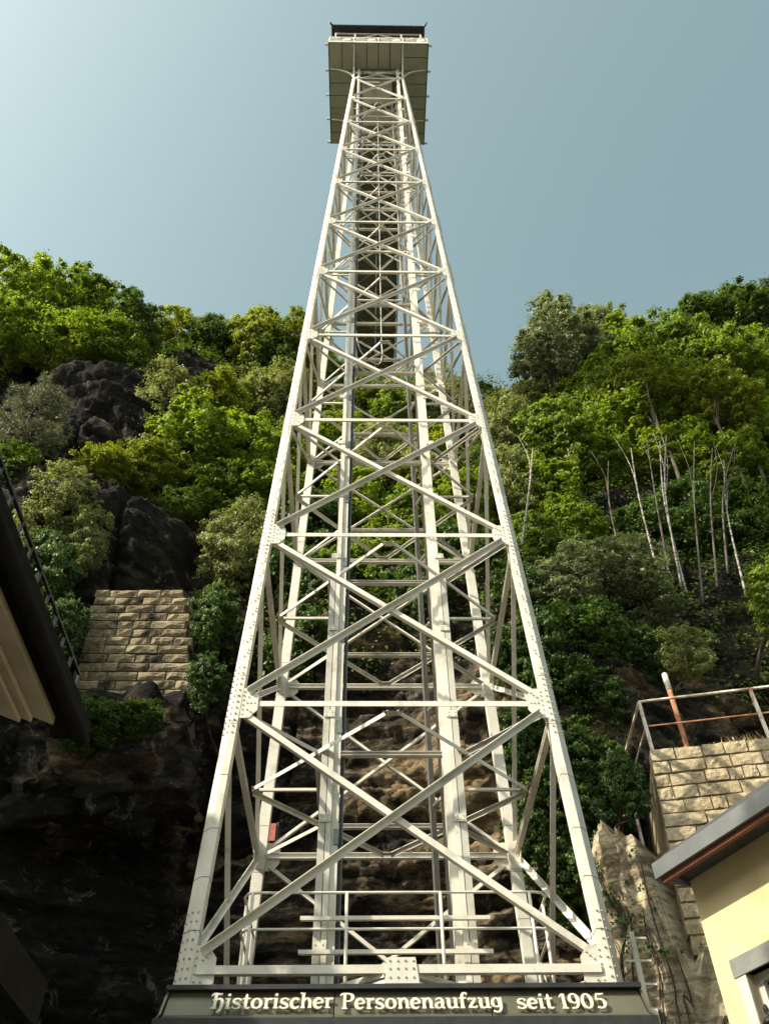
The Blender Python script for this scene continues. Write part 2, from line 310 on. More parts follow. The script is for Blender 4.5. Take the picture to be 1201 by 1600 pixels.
def cliff_disp(x, y, z):
    up = sstep(17, 24, z)
    big = 1.0 * fbm(x * .16, 0, z * .13, 3, 1)
    led = noise3(x * .05, 3.3, z * .42 + .5 * noise3(x * .12, 0, z * .1, 4), 9)
    led = np.sign(led) * np.abs(led) ** .6 * .45
    blocks = np.floor(fbm(x * .55, .3, z * .8, 2, 21) * 4) / 4 * .32
    crack = -.45 * (1 - sstep(0, .10, np.abs(fbm(x * .33, .7, z * .14, 2, 33))))
    rid = 1 - np.abs(fbm(x * .9, .2, z * 1.5, 4, 57, .55)); fine = .16 * fbm(x * 1.6, y, z * 2.3, 5, 41, .6) - .35 * np.clip(rid - .72, 0, 1) + .10 * np.sign(noise3(x * .15, 0, z * 3.1 + .6 * noise3(x * .5, 0, z * .4, 8), 13))
    d = big * (1 - .3 * up) + led + blocks + crack + fine
    gb = lambda px, pz, rx, rz, a: a * np.exp(-((x - px) / rx) ** 2 - ((z - pz) / rz) ** 2)
    d = d + gb(-7.6, 22.3, 2.6, 1.9, 1.7) + gb(-12.0, 33.3, 3.6, .9, 1.3) + gb(-11.0, 30.6, 3.0, .8, 1.2) - gb(-9, 25.8, 4, 1.2, .9) - gb(-6.4, 17, 2.2, 2.2, .8)
    d = d - gb(.8, 8.2, 2.2, .5, .7) + gb(.6, 12.5, 1.8, 2.0, .25)
    return d
def cliff():
    xs = np.unique(np.concatenate([np.arange(-48, -19, .5), np.arange(-19, -13, .11), np.arange(-13, 11, .07), np.arange(11, 48, .5)]))
    ss = np.unique(np.concatenate([np.arange(0, 27, .07), np.arange(27, 40, .11), np.arange(40, 44, .2), np.arange(44, PS[8] + 6, .45), np.linspace(PS[8] + 6, PS[-1], 30)]))
    X, S = np.meshgrid(xs, ss); Yp, Zp = prof_s(S); Y = Yp + off(X)
    tx, tz = prof_s(S + .3); t2x, t2z = prof_s(S - .3)
    ty = tx - t2x; tzz = tz - t2z; L = np.hypot(ty, tzz); ny = -tzz / L; nz = ty / L
    D = cliff_disp(X, Y, Zp) * sstep(PS[-1], PS[9], S) 
    V = np.stack([X, Y + ny * D, Zp + nz * D], -1).reshape(-1, 3)
    h, wd = X.shape; i = np.arange(h * wd).reshape(h, wd)
    Q = np.stack([i[:-1, :-1], i[:-1, 1:], i[1:, 1:], i[1:, :-1]], -1).reshape(-1, 4)
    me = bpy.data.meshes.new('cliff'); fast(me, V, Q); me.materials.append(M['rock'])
    x_, z_ = X.ravel(), Zp.ravel()                      # sunlit tan stone behind tower and low-left shade painted in, dark crust higher up
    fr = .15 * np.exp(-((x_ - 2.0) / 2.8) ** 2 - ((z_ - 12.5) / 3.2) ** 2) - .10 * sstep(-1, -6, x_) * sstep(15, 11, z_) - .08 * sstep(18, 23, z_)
    at = me.attributes.new('lit_crust_tone', 'FLOAT', 'POINT'); at.data.foreach_set('value', fr.astype(np.float32))
    o = bpy.data.objects.new('cliff', me); link(o); o['kind'] = 'structure'; o['label'] = 'dark weathered sandstone cliff with ledges behind the lift tower'
    return o
def fast(me, V, Q, smooth=False):
    k = Q.shape[1]; me.vertices.add(len(V)); me.vertices.foreach_set('co', np.ascontiguousarray(V, np.float32).ravel())
    me.loops.add(Q.size); me.loops.foreach_set('vertex_index', np.ascontiguousarray(Q, np.int32).ravel())
    me.polygons.add(len(Q)); me.polygons.foreach_set('loop_start', np.arange(0, Q.size, k, dtype=np.int32)); me.polygons.foreach_set('loop_total', np.full(len(Q), k, np.int32))
    if smooth: me.polygons.foreach_set('use_smooth', np.ones(len(Q), bool))
    me.update(calc_edges=True); me.validate()
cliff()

# ------------------------------------------------------------------ lattice tower
AX, D0 = 0.4114, 14.0
ZL = np.array([3.969, 7.9932, 12.0299, 16.0216, 20.0515, 24.0048, 27.9142, 31.7611, 35.5469, 39.308, 43.0474, 46.7418]) + 1.6
def hw(Z): return 2.79 - .0328 * (Z - 1.6)
TW = thing('lift_tower', 'tall cream steel lattice lift tower with riveted legs and crossed bracing', 'lift tower', (AX, D0, 0))
CN = [(-1, -1), (1, -1), (1, 1), (-1, 1)]           # front left, front right, rear right, rear left
FACES = [(0, 1, (0, -1)), (1, 2, (1, 0)), (2, 3, (0, 1)), (3, 0, (-1, 0))]
def corner(i, Z): h = hw(Z); return np.array([AX + CN[i][0] * h, D0 + CN[i][1] * h, Z])
def add_rivet(mb, P, n, r=.017):
    n = unit(n); a = unit(np.cross(n, (0.3, .1, 1))); b = np.cross(n, a); P = np.asarray(P)
    V = [P + r * (a * math.cos(t) + b * math.sin(t)) for t in np.arange(6) * math.pi / 3] + [P + .6 * r * (a * math.cos(t) + b * math.sin(t)) + n * r * .75 for t in np.arange(6) * math.pi / 3]
    mb.add(V, [(k, (k + 1) % 6, 6 + (k + 1) % 6, 6 + k) for k in range(6)] + [tuple(range(6, 12))])
LS = .115
for ci, (sx, sy) in enumerate(CN):
    a = corner(ci, 0); b = corner(ci, ZL[11] + .12); TK = .72
    pr = [(-LS, -LS), (LS * .15, -LS), (LS, -LS * .15), (LS, LS), (-LS, LS)]           # outer corner chamfered; +,+ replaced below
    prof = []
    q = [(LS, 0 - LS * .05), (LS, -LS), (-LS, -LS), (-LS, LS), (-.05 * LS, LS)]
    q = [(x * sx, y * sy) for x, y in q]
    if sx * sy < 0: q = q[::-1]
    V = [a + np.array([x, y, 0]) for x, y in q] + [b + np.array([x * TK, y * TK, 0]) for x, y in q]
    k = 5; Fc = [(i, (i + 1) % k, k + (i + 1) % k, k + i) for i in range(k)] + [tuple(range(k))[::-1], tuple(range(k, 2 * k))]
    leg = obj('leg', V, Fc, M['paint'], TW)
    # plate joints around the leg and rivets
    sm = MB(); rv = MB()
    zz = [6.05, 6.75, 7.45, 8.3, 9.2]
    zz += [z for i in range(1, 9) for z in (ZL[i] - .35, ZL[i] + .55)]
    for z in zz:
        t = z / (ZL[11] + .12); c = a + (b - a) * t; s_ = 1.012 * (1 - (1 - TK) * t)
        Vr = [c + np.array([x * s_, y * s_, dz]) for dz in (-.005, .005) for x, y in q]
        sm.add(Vr, [(i, (i + 1) % k, k + (i + 1) % k, k + i) for i in range(k)] + [tuple(range(k))[::-1], tuple(range(k, 2 * k))])
    sm.build('joints', M['seam'], leg, kind='stuff')
    nc = unit((sx, sy, 0))
    for i in range(0, 10):
        for dz in np.arange(-.55, .75, .115):
            z = ZL[i] + dz; c = a + (b - a) * (z / (ZL[11] + .12))
            for wv in (-.045, .045):
                add_rivet(rv, c + np.array([sx * (LS * .5), sy * (LS * .5), 0]) + np.array([-sy, sx, 0]) * wv * .8 + nc * .0 + np.array([0, 0, 0]) + nc * (LS * .0 - .0) , nc)
            add_rivet(rv, c + np.array([-sx * .05, sy * LS, 0]), (0, sy, 0)); add_rivet(rv, c + np.array([sx * LS, -sy * .05, 0]), (sx, 0, 0))
        if 1 <= i < 7:
            for dz in np.arange(.95, 3.2, .32):
                z = ZL[i] + dz
                for d2 in (0, .07, .14):
                    c = a + (b - a) * ((z + d2) / (ZL[11] + .12))
                    add_rivet(rv, c + np.array([-sx * (.02 + .05 * (d2 > .05)), sy * LS, 0]), (0, sy, 0), .014)
                    add_rivet(rv, c + np.array([sx * (LS * .475), sy * (LS * .475), 0]), nc, .014)
    rv.build('rivets', M['rivet'], leg, kind='stuff')
def node_on_face(i, f, Z, side):
    ca, cb, n = FACES[f]; A = corner(ca, Z); B = corner(cb, Z); d = unit(B - A)
    return (A, d) if side == 0 else (B, -d)
for f, (ca, cb, n2) in enumerate(FACES):
    n = np.array([n2[0], n2[1], .0]); 
    nf = unit(np.array([n2[0], n2[1], .0328])) * np.array([1, 1, -1]) if False else unit((n2[0], n2[1], .0328))
    for i in range(12):
        Z = ZL[i]; wd = .098 - .0025 * i
        A = corner(ca, Z); B = corner(cb, Z); d = unit(B - A); pl = n * (LS - .03)
        bm = MB()
        if i == 0 and f == 0:
            bm.bar(A + d * .16 + pl, B - d * .16 + pl, .09, .10)
            lo = np.array([0, .12, -.15]); MB().bar(A + d * .45 + pl + lo, B - d * .45 + pl + lo, .05, .05).build('sill_bar', M['paint'], TW)
        else: bm.add(*angle_geo(A + d * .14 + pl, B - d * .14 + pl, n, wd + (.02 if f else 0), .012, 'I' if f else False))
        bm.build('horizontal_beam', M['paint'], TW)
        for P, dd in ((A, d), (B, -d)):
            gw = .30 - .012 * i; gh = .30 - .012 * i; G = P + n * (LS - .012); zt = np.array([0, 0, 1.])
            lean = unit((np.array([AX, D0, 0]) - np.array([P[0], P[1], 0]))) * .0328 * 1.2
            top = G + dd * (LS * .9) + zt * gh + lean * gh; bot = G + dd * (LS * .9) - zt * gh - lean * gh
            poly = [bot, G + dd * (LS * .9 + gw * .55) - zt * gh * .95, G + dd * (LS * .9 + gw * .95) - zt * gh * .45, G + dd * (LS * .9 + gw * .95) + zt * gh * .5, G + dd * (LS * .9 + gw * .6) + zt * gh * .95, top]
            gp = obj('gusset_plate', [p for p in poly] + [p - n * .014 for p in poly], [tuple(range(6)), tuple(range(6, 12))[::-1]] + [(j, (j + 1) % 6, 6 + (j + 1) % 6, 6 + j) for j in range(6)], M['paint'], TW)
            rv = MB(); Zt = zt
            spots = [(.04, -.22), (.04, -.13), (.04, -.04), (.04, .06), (.04, .15), (.04, .23), (.11, .0), (.17, .0), (.23, .0), (.12, -.13), (.17, -.17), (.21, -.2), (.12, .12), (.17, .16), (.21, .2)]
            for u, v in spots: add_rivet(rv, G + dd * (LS * .9 + u * (gw / .3)) + zt * v * (gh / .3), n, .015)
            if i < 10: rv.build('rivets', M['rivet'], gp, kind='stuff')
    for i in range(11):
        wd = .092 - .0022 * i
        A0, B0, A1, B1 = corner(ca, ZL[i] + .2), corner(cb, ZL[i] + .2), corner(ca, ZL[i + 1] - .2), corner(cb, ZL[i + 1] - .2)
        d = unit(B0 - A0)
        up1 = MB().add(*angle_geo(A0 + d * .2 + n * (LS + .006), B1 - d * .2 + n * (LS + .006), nf, wd, .012, 'out' if f == 0 else True)); up1.build('diagonal_brace', M['paint'], TW)
        up2 = MB().add(*angle_geo(A1 + d * .2 + n * (LS - .035), B0 - d * .2 + n * (LS - .035), nf, wd, .012, True)); up2.build('diagonal_brace', M['paint'], TW)
# plan bracing on each level: diamond, corner stubs and shaft square
for i in range(0, 11):
    Z = ZL[i] - .02; h = hw(Z); C0 = np.array([AX, D0, Z]); wd = .080 - .0035 * i
    mid = [C0 + np.array(v) * (h - .03) for v in ((0, -1, 0), (1, 0, 0), (0, 1, 0), (-1, 0, 0))]
    if i == 0: mid = mid
    sq = []
    for j in range(4):
        a, b = mid[j], mid[(j + 1) % 4]; d = unit(b - a)
        MB().add(*angle_geo(a + d * .08, b - d * .08, (0, 0, 1), wd, .011)).build('plan_brace', M['paint'], TW)
        m_ = (a + b) / 2; sq.append(m_)
    for j in range(4):
        m_ = sq[j]; c = corner((j + 1) % 4, Z); d = unit(m_ - c)
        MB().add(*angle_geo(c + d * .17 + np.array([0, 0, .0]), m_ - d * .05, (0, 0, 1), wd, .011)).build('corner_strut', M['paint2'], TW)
        a, b = sq[j], sq[(j + 1) % 4]; d = unit(b - a)
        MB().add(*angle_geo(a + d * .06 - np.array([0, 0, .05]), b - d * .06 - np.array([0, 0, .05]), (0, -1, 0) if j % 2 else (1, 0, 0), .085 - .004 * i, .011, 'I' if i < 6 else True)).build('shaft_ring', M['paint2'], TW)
        e = mid[(j + 1) % 4]; s_m = (sq[j] + sq[(j + 1) % 4]) / 2; d = unit(s_m - e)
        if j % 2 == 0: MB().bar(e + d * .1, s_m - d * .05, .05, .05).build('side_strut', M['paint'], TW)
    for j, md in enumerate(mid[:1] if i > 5 else mid):
        pn = [(0, -1, 0), (1, 0, 0), (0, 1, 0), (-1, 0, 0)][j]; t_ = np.cross(pn, (0, 0, 1)); md = md - np.array(pn) * .03
        V = [md + t_ * a - np.array(pn) * b + np.array([0, 0, c]) for c in (-.028, -.018) for a, b in ((-.06 * h - .02, 0), (.06 * h + .02, 0), (.035 * h, .05 * h), (-.035 * h, .05 * h))]
        obj('centre_plate', V, [(3, 2, 1, 0), (4, 5, 6, 7), (0, 1, 5, 4), (1, 2, 6, 5), (2, 3, 7, 6), (3, 0, 4, 7)], M['paint2'], TW)
# front centre gusset on the sill beam
c0 = corner(0, ZL[0]); Gy = c0[1] - LS - .03
pts = [(AX - .19, ZL[0] - .17), (AX + .24, ZL[0] - .17), (AX + .20, ZL[0] + .13), (AX - .15, ZL[0] + .13)]
gp = obj('gusset_plate', [(x, Gy, z) for x, z in pts] + [(x, Gy + .02, z) for x, z in pts], [(0, 1, 2, 3), (7, 6, 5, 4), (0, 4, 5, 1), (1, 5, 6, 2), (2, 6, 7, 3), (3, 7, 4, 0)], M['paint'], TW)
rv = MB()
for x in np.linspace(-.12, .17, 4):
    for z in (-.1, .0, .09): add_rivet(rv, (AX + x, Gy, ZL[0] + z), (0, -1, 0), .016)
rv.build('rivets', M['rivet'], gp, kind='stuff')
for s in (-1, 1):
    MB().bar((AX + s * .18, Gy + .05, ZL[0] - .06), (AX + s * 1.15, Gy + .6, ZL[0] - .12), .07, .07).build('sill_strut', M['paint'], TW)

# lift shaft: two built-up columns, guide rails, ladder and pipes
ZT = 50.0
def column(x0, sgn):
    """x0 outer edge, sgn towards the shaft"""
    X = lambda a: x0 + sgn * a
    def vb(name, a, b, ya, yb, z0, z1, mt):
        xa, xb = sorted((X(a), X(b))); return MB().box((xa, ya, z0), (xb, yb, z1)).build(name, M[mt], TW)
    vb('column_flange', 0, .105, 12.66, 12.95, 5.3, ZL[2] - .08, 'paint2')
    vb('column_flange', .118, .20, 12.655, 12.9, 5.3, ZT, 'paint')
    c = vb('column_web', .203, .315, 12.70, 12.74, 5.3, ZL[5], 'paint'); vb('column_web', .203, .26, 12.70, 12.74, ZL[5], ZT, 'paint')
    vb('column_flange', .105, .30, 12.745, 13.1, 5.3, ZL[6], 'paint2')
    for z in np.arange(6.3, 46, 1.95):
        xa, xb = sorted((X(.01), X(.195))); pl = MB().box((xa, 12.635, z), (xb, 12.652, z + .13)).build('splice_plate', M['paint'], TW)
        rv = MB()
        for a in (.045, .15):
            for dz in (.03, .095): add_rivet(rv, (X(a), 12.635, z + dz), (0, -1, 0), .013)
        if z < 30: rv.build('rivets', M['rivet'], pl, kind='stuff')
column(-.765, 1); column(1.585, -1)
MB().box((-.44, 12.78, 5.3), (-.395, 12.9, ZT)).build('guide_rail', M['black'], TW)
MB().box((-.392, 12.79, 5.3), (-.38, 12.88, ZT)).build('guide_rail_edge', M['zinc'], TW)
MB().box((1.10, 13.95, 5.3), (1.13, 14.02, ZT)).build('guide_rail_edge', M['paint2'], TW)
MB().box((1.135, 13.97, 5.3), (1.215, 14.1, ZT)).build('guide_rail', M['railsteel'], TW)
MB().box((1.275, 13.5, 5.3), (1.345, 13.56, ZT)).build('counterweight_rail', M['railsteel'], TW)
MB().box((1.36, 13.48, 5.3), (1.42, 13.56, ZT)).build('counterweight_rail', M['paint2'], TW)
MB().box((1.50, 15.2, ZL[3]), (1.60, 15.3, ZT)).build('rear_post', M['paint'], TW)
MB().box((-.78, 15.2, ZL[3]), (-.68, 15.3, ZT)).build('rear_post', M['paint'], TW)
for z in np.arange(7.2, 49, 2.0):
    MB().bar((1.18, 13.9, z), (1.45, 13.3, z), .05, .06).build('rail_bracket', M['paint2'], TW)
    MB().box((-.52, 12.68, z + .7), (-.44, 12.72, z + .95)).build('rail_bracket', M['zinc'], TW)
for z in (atY(600, 1491, 12.55)[2], atY(600, 1438, 12.55)[2]):
    MB().box((-.95, 12.52, z), (1.78, 12.58, z + .055)).build('shaft_bar', M['paint'], TW)
# lift cabin waiting at the top and its hanging cable
CB = thing('lift_cabin', 'pale panelled lift cabin parked at the top of the shaft', 'lift cabin', (.37, 14.2, 49.0))
m_ = MB()
m_.box((-.38, 13.25, 49.05), (1.12, 15.2, 51.3)).build('cabin_body', M['olive'], CB)
MB().box((-.38, 13.3, 48.99), (1.12, 14.1, 49.045)).build('floor_panel', M['paint2'], CB)
MB().box((-.38, 14.35, 48.99), (1.12, 15.18, 49.045)).build('floor_panel', M['paint2'], CB)
for x in (-.15, .1, .62, .87): MB().box((x, 14.12, 48.9), (x + .1, 14.33, 49.045)).build('buffer_block', M['black'], CB)
cab = [(.40, 14.6, 48.9), (.40, 14.6, 40), (.40, 14.62, 32), (.405, 14.62, 26.5), (.42, 14.6, 25.2), (.30, 14.4, 24.35), (.0, 14.1, 24.1), (-.3, 13.8, 24.3), (-.46, 13.4, 25.2)]
ho = MB().tube(catmull(cab, 6), .022, 6).build('hanging_cable', M['paint2'], None, True)
tag(ho, 'thin hanging lift cable looping to the left guide column', 'cable')

# ------------------------------------------------------------------ top platform
ZF = 50.17; PX0, PX1, PY0, PY1 = AX - 2.55, AX + 2.55, 11.5, 16.56
PL = thing('viewing_platform', 'olive bottomed viewing platform with ornamental balustrade and dark hipped roof', 'platform', (AX, D0, ZF))
SX0, SX1, SY0, SY1 = AX - 1.2, AX + 1.2, 12.85, 15.3
def panel(x0, x1, y0, y1): MB().box((x0 + .018, y0 + .018, ZF), (x1 - .018, y1 - .018, ZF + .06)).build('floor_panel', M['olive'], PL)
xe = np.linspace(PX0, SX0, 3)
for a, b in zip(xe[:-1], xe[1:]): panel(a, b, PY0, SY0 - .05)
xe = np.linspace(SX0, SX1, 5)
for a, b in zip(xe[:-1], xe[1:]): panel(a, b, PY0, SY0 - .05)
ye = np.linspace(SY0 - .05, PY1, 7)
for a, b in zip(ye[:-1], ye[1:]): panel(PX0, SX0, a, b); panel(SX1, PX1, a, b)
for a, b in zip(np.linspace(PY0, SY0 - .05, 3)[:-1], np.linspace(PY0, SY0 - .05, 3)[1:]): panel(SX1, PX1, a, b)
panel(SX0, SX1, SY1, PY1)
MB().box((PX0, PY0, ZF + .065), (PX1, SY0, ZF + .16)).box((PX0, SY1, ZF + .065), (PX1, PY1, ZF + .16)).box((PX0, SY0, ZF + .065), (SX0, SY1, ZF + .16)).box((SX1, SY0, ZF + .065), (PX1, SY1, ZF + .16)).build('floor_deck', M['black'], PL)
MB().box((PX0 - .04, PY0 - .04, ZF - .02), (PX1 + .04, PY0 - .005, ZF + .17)).build('edge_beam', M['paint'], PL)
for x in (PX0 - .04, PX1 + .005): MB().box((x, PY0, ZF - .02), (x + .035, PY1, ZF + .17)).build('edge_beam', M['olive_dark'], PL)
for y in np.linspace(PY0 + .1, PY1 - .1, 5):
    for x, s in ((PX0, -1), (PX1, 1)): MB().box((min(x + s * .05, x + s * .2), y - .05, ZF - .02), (max(x + s * .05, x + s * .2), y + .05, ZF + .07)).build('bracket_end', M['paint'], PL)
# curved brackets carrying the platform
hz = hw(ZL[11])
for ci, (sx, sy) in enumerate(CN):
    c = corner(ci, ZL[11] + .1)
    MB().tube([c, (c[0] - sx * .0, c[1], ZF)], .06, 8).build('post', M['paint'], PL, True)
    end = abs((PX1 if sx > 0 else PX0) - c[0]) - .05
    q = [c + np.array([sx * end * (1 - math.cos(t)), 0, (ZF - .03 - c[2]) * math.sin(t)]) for t in np.linspace(0, math.pi / 2, 10)]
    MB().tube(q, .05, 6).build('curved_bracket', M['paint'], PL, True)
    if sy < 0:
        endy = abs(PY0 - c[1]) - .05
        q = [c + np.array([0, -endy * (1 - math.cos(t)), (ZF - .03 - c[2]) * math.sin(t)]) for t in np.linspace(0, math.pi / 2, 10)]
        MB().tube(q, .05, 6).build('curved_bracket', M['paint'], PL, True)
MB().bar((AX - 1.25, D0 - 1.25, ZF - .1), (AX + 1.25, D0 - 1.25, ZF - .1), .1, .12).build('head_beam', M['olive_dark'], PL)
for s in (-1, 1): MB().add(*angle_geo((AX - s * 1.2, D0 - 1.27, ZL[11] + .1), (AX + s * 1.2, D0 - 1.27 - .02 * s, ZF - .1), (0, -1, 0), .06)).build('head_brace', M['paint2'], PL)
# ornamental balustrade
def balustrade(x0, x1, y0, y1):
    P0 = np.array([x0, y0, 0]); P1 = np.array([x1, y1, 0]); L = np.linalg.norm(P1 - P0); d = (P1 - P0) / L
    b = MB(); zb, zt = ZF + .18, ZF + .90
    A = lambda s, z: P0 + d * s + np.array([0, 0, z])
    bal = MB().bar(A(0, zt), A(L, zt), .07, .07).bar(A(0, zb + .03), A(L, zb + .03), .05, .06).build('balustrade', M['paint'], PL)
    n = 4
    for k in range(n + 1):
        s = min(max(L * k / n, .03), L - .03); MB().bar(A(s, zb), A(s, zt), .06, .06, (0, 1, 0)).build('baluster_post', M['paint'], bal)
    for k in range(n):
        s0 = L * k / n + .04; W = L / n - .08; sc_ = MB()
        for r in (.15, .27, .39, .50):
            q = [A(s0 + W / 2 + r * 1.02 * math.cos(t), zb + .08 + r * 1.35 * math.sin(t)) for t in np.linspace(.1, math.pi - .1, 12)]
            q = [p for p in q if zb < p[2] < zt - .02]
            sc_.tube(q, .035, 5)
        for s_, m0 in ((s0 + .06, 1), (s0 + W - .06, -1)):
            q = [A(s_ + m0 * .12 * math.cos(t) * (1 - t / 9), zt - .2 + .12 * math.sin(t) * (1 - t / 9)) for t in np.linspace(-1, 5, 12)]
            sc_.tube(q, .035, 5)
        sc_.build('scrollwork', M['paint'], bal, True)
balustrade(PX0, PX1, PY0 - .02, PY0 - .02); balustrade(PX0, PX0, PY0, PY1); balustrade(PX1, PX1, PY0, PY1)
# pavilion roof
RZ = 53.85
for x in (PX0 + .25, AX - 1.25, AX + 1.25, PX1 - .25):
    for y in (PY0 + .35, PY1 - .35): MB().box((x - .045, y - .045, ZF + .16), (x + .045, y + .045, RZ - .45)).build('pavilion_post', M['paint2'], PL)
for y in (PY0 + .35, PY1 - .35): MB().bar((PX0 + .2, y, RZ - .4), (PX1 - .2, y, RZ - .4), .08, .09).build('roof_beam', M['paint2'], PL)
for x in (PX0 + .25, PX1 - .25): MB().bar((x, PY0 + .3, RZ - .4), (x, PY1 - .3, RZ - .4), .08, .09).build('roof_beam', M['paint2'], PL)
for s in (-1, 1): MB().bar((AX, PY0 + .35, RZ - .45), (AX + s * .75, PY0 + .35, RZ - 1.1), .05, .05).build('roof_brace', M['paint2'], PL)
o_ = .0; r0 = [(PX0 - o_, PY0 - o_), (PX1 + o_, PY0 - o_), (PX1 + o_, PY1 + o_), (PX0 - o_, PY1 + o_)]
V = [(x, y, RZ) for x, y in r0] + [(x, y, RZ + .12) for x, y in r0] + [(AX - .8, D0, RZ + 1.4), (AX + .8, D0, RZ + 1.4)]
rf = obj('roof', V, [(3, 2, 1, 0), (0, 1, 5, 4), (1, 2, 6, 5), (2, 3, 7, 6), (3, 0, 4, 7), (4, 5, 9, 8), (5, 6, 9), (6, 7, 8, 9), (7, 4, 8)], M['black'], PL)
for x, y in r0:
    sx = np.sign(x - AX); sy = np.sign(y - D0)
    MB().tube([(x - sx * .1, y - sy * .1, RZ + .06), (x + sx * .05, y + sy * .05, RZ + .12), (x + sx * .14, y + sy * .14, RZ + .38)], [.06, .05, .015], 6).build('corner_finial', M['black'], rf, True)
for x in np.linspace(PX0 + .6, PX1 - .6, 5): MB().box((x - .04, PY0 + .02, RZ - .09), (x + .04, PY1 - .02, RZ - .004)).build('rafter', M['black'], rf)
MB().box((SX0, 13.0, ZF + .17), (SX1, 15.4, RZ - .5)).build('shaft_house', M['olive_dark'], PL)

# ------------------------------------------------------------------ footbridge to the cliff top
BR = thing('footbridge', 'dark panelled footbridge running from the viewing platform to the cliff top', 'footbridge', (AX, 24, ZF))
bx0, bx1 = -.85, 1.7; ys = np.arange(16.62, 33.5, 1.05)
for k, y in enumerate(ys[:-1]):
    for a, b in ((bx0, AX), (AX, bx1)): MB().box((a + .01, y + .01, ZF + .02), (b - .01, y + 1.04, ZF + .07)).build('deck_panel', M['olive_dark'], BR)
    MB().box((bx0, y - .05, ZF - .14), (bx1, y + .05, ZF + .012)).build('cross_beam', M['olive_dark'], BR)
    if k % 2 == 0 and k + 2 < len(ys):
        for s in (-1, 1): MB().bar((AX - s * 1.2, y + .05, ZF - .06), (AX + s * 1.2, y + 2.05, ZF - .06 - .03 * (s > 0)), .06, .05).build('deck_brace', M['olive'], BR)
for x in (bx0 - .05, bx1 + .05):
    MB().box((x - .05, 16.6, ZF - .25), (x + .05, 33.4, ZF + .2)).build('edge_girder', M['paint2'], BR)
    MB().bar((x, 16.6, ZF + 1.2), (x, 33.4, ZF + 1.2), .06, .07).build('handrail', M['paint2'], BR)
    for k, y in enumerate(ys[:-1]):
        MB().bar((x, y, ZF + .2), (x, y, ZF + 1.17), .045, .045, (0, 1, 0)).build('rail_post', M['paint2'], BR)
        MB().bar((x, y, ZF + .2), (x, y + 1.05, ZF + 1.16), .03, .03).build('rail_brace', M['paint2'], BR)
MB().bar((bx0, 29.5, ZF - .2), (bx0 + .2, 31.2, ZF - 2.6), .12, .12).build('bridge_strut', M['paint2'], BR)
MB().bar((bx1, 29.5, ZF - .2), (bx1 - .2, 31.2, ZF - 2.6), .12, .12).build('bridge_strut', M['paint2'], BR)
MB().box((bx0 - .3, 31.3, ZF - 5), (bx1 + .3, 33.6, ZF - .27)).build('abutment', M['stone_l'], BR)

# ------------------------------------------------------------------ station building with lettered fascia
ST = thing('lift_station', 'dark metal clad lift station with cream lettering under the tower', 'station', (AX, 13.5, 0))
sx0, sx1 = -2.30, 3.22; sy0, sy1 = 10.78, 17.3
MB().box((sx0 + .35, sy0 + .45, 0), (sx1 - .35, sy1 - .3, 4.75)).build('wall', M['olive_dark'], ST)
MB().box((sx0 + .1, sy0 + .12, 5.0), (sx1 - .1, sy1, 5.16)).build('roof_slab', M['slate'], ST)
P_T = atY(600, 1549, sy0 + .12); P_B = atY(600, 1584, sy0 - .02)     # fascia line, top and foot
zt_, zb_ = P_T[2], P_B[2]
prof = [(sy0 + .12, zt_), (sy0 + .085, zt_ - .06), (sy0 + .04, (zt_ + zb_) / 2 - .02), (sy0 - .02, zb_), (sy0 - .06, zb_ - .03), (sy0 - .06, zb_ - .05)]
edges = [sx0 + .02, float(atY(522, 1565, sy0)[0]), float(atY(766, 1565, sy0)[0]), sx1 - .02]
fas = None
for a, b in zip(edges[:-1], edges[1:]):
    V = [(a + .006 - (.05 if a < -2 else 0) * (j / 5), y, z) for j, (y, z) in enumerate(prof)] + [(b - .006 + (.06 if b > 3 else 0) * (j / 5), y, z) for j, (y, z) in enumerate(prof)]
    k = len(prof); V += [(x, y + .03, z) for x, y, z in V]
    Fc = [(i, i + 1, k + i + 1, k + i) for i in range(k - 1)] + [(2 * k + i + 1, 2 * k + i, 3 * k + i, 3 * k + i + 1) for i in range(k - 1)]
    f_ = obj('sign_panel', V, Fc, M['sign'], ST, smooth=False); fas = fas or f_
MB().box((sx0 - .03, sy0 + .03, zt_ + .005), (sx1 + .02, sy0 + .5, zt_ + .055)).build('top_lip', M['black'], ST)
MB().box((sx0 - .1, sy0 - .1, zb_ - .3), (sx1 + .1, sy0 + .4, zb_ - .055)).build('lower_cornice', M['black'], ST)
for x, s in ((sx0 + .01, -1), (sx1 - .01, 1)):
    V = [(x, y - .025, z) for y, z in prof] + [(x, sy1, zb_ - .05), (x, sy1, zt_)]
    V = [(x + s * (.06 * min(j, 5) / 5), y, z) for j, (x, y, z) in enumerate(V)]
    V2 = [(a + s * .03, b, c) for a, b, c in V]; k = len(V)
    obj('side_fascia', V + V2, [tuple(range(k)), tuple(range(k, 2 * k))[::-1]] + [(i, (i + 1) % k, k + (i + 1) % k, k + i) for i in range(k)], M['sign'], ST)
    
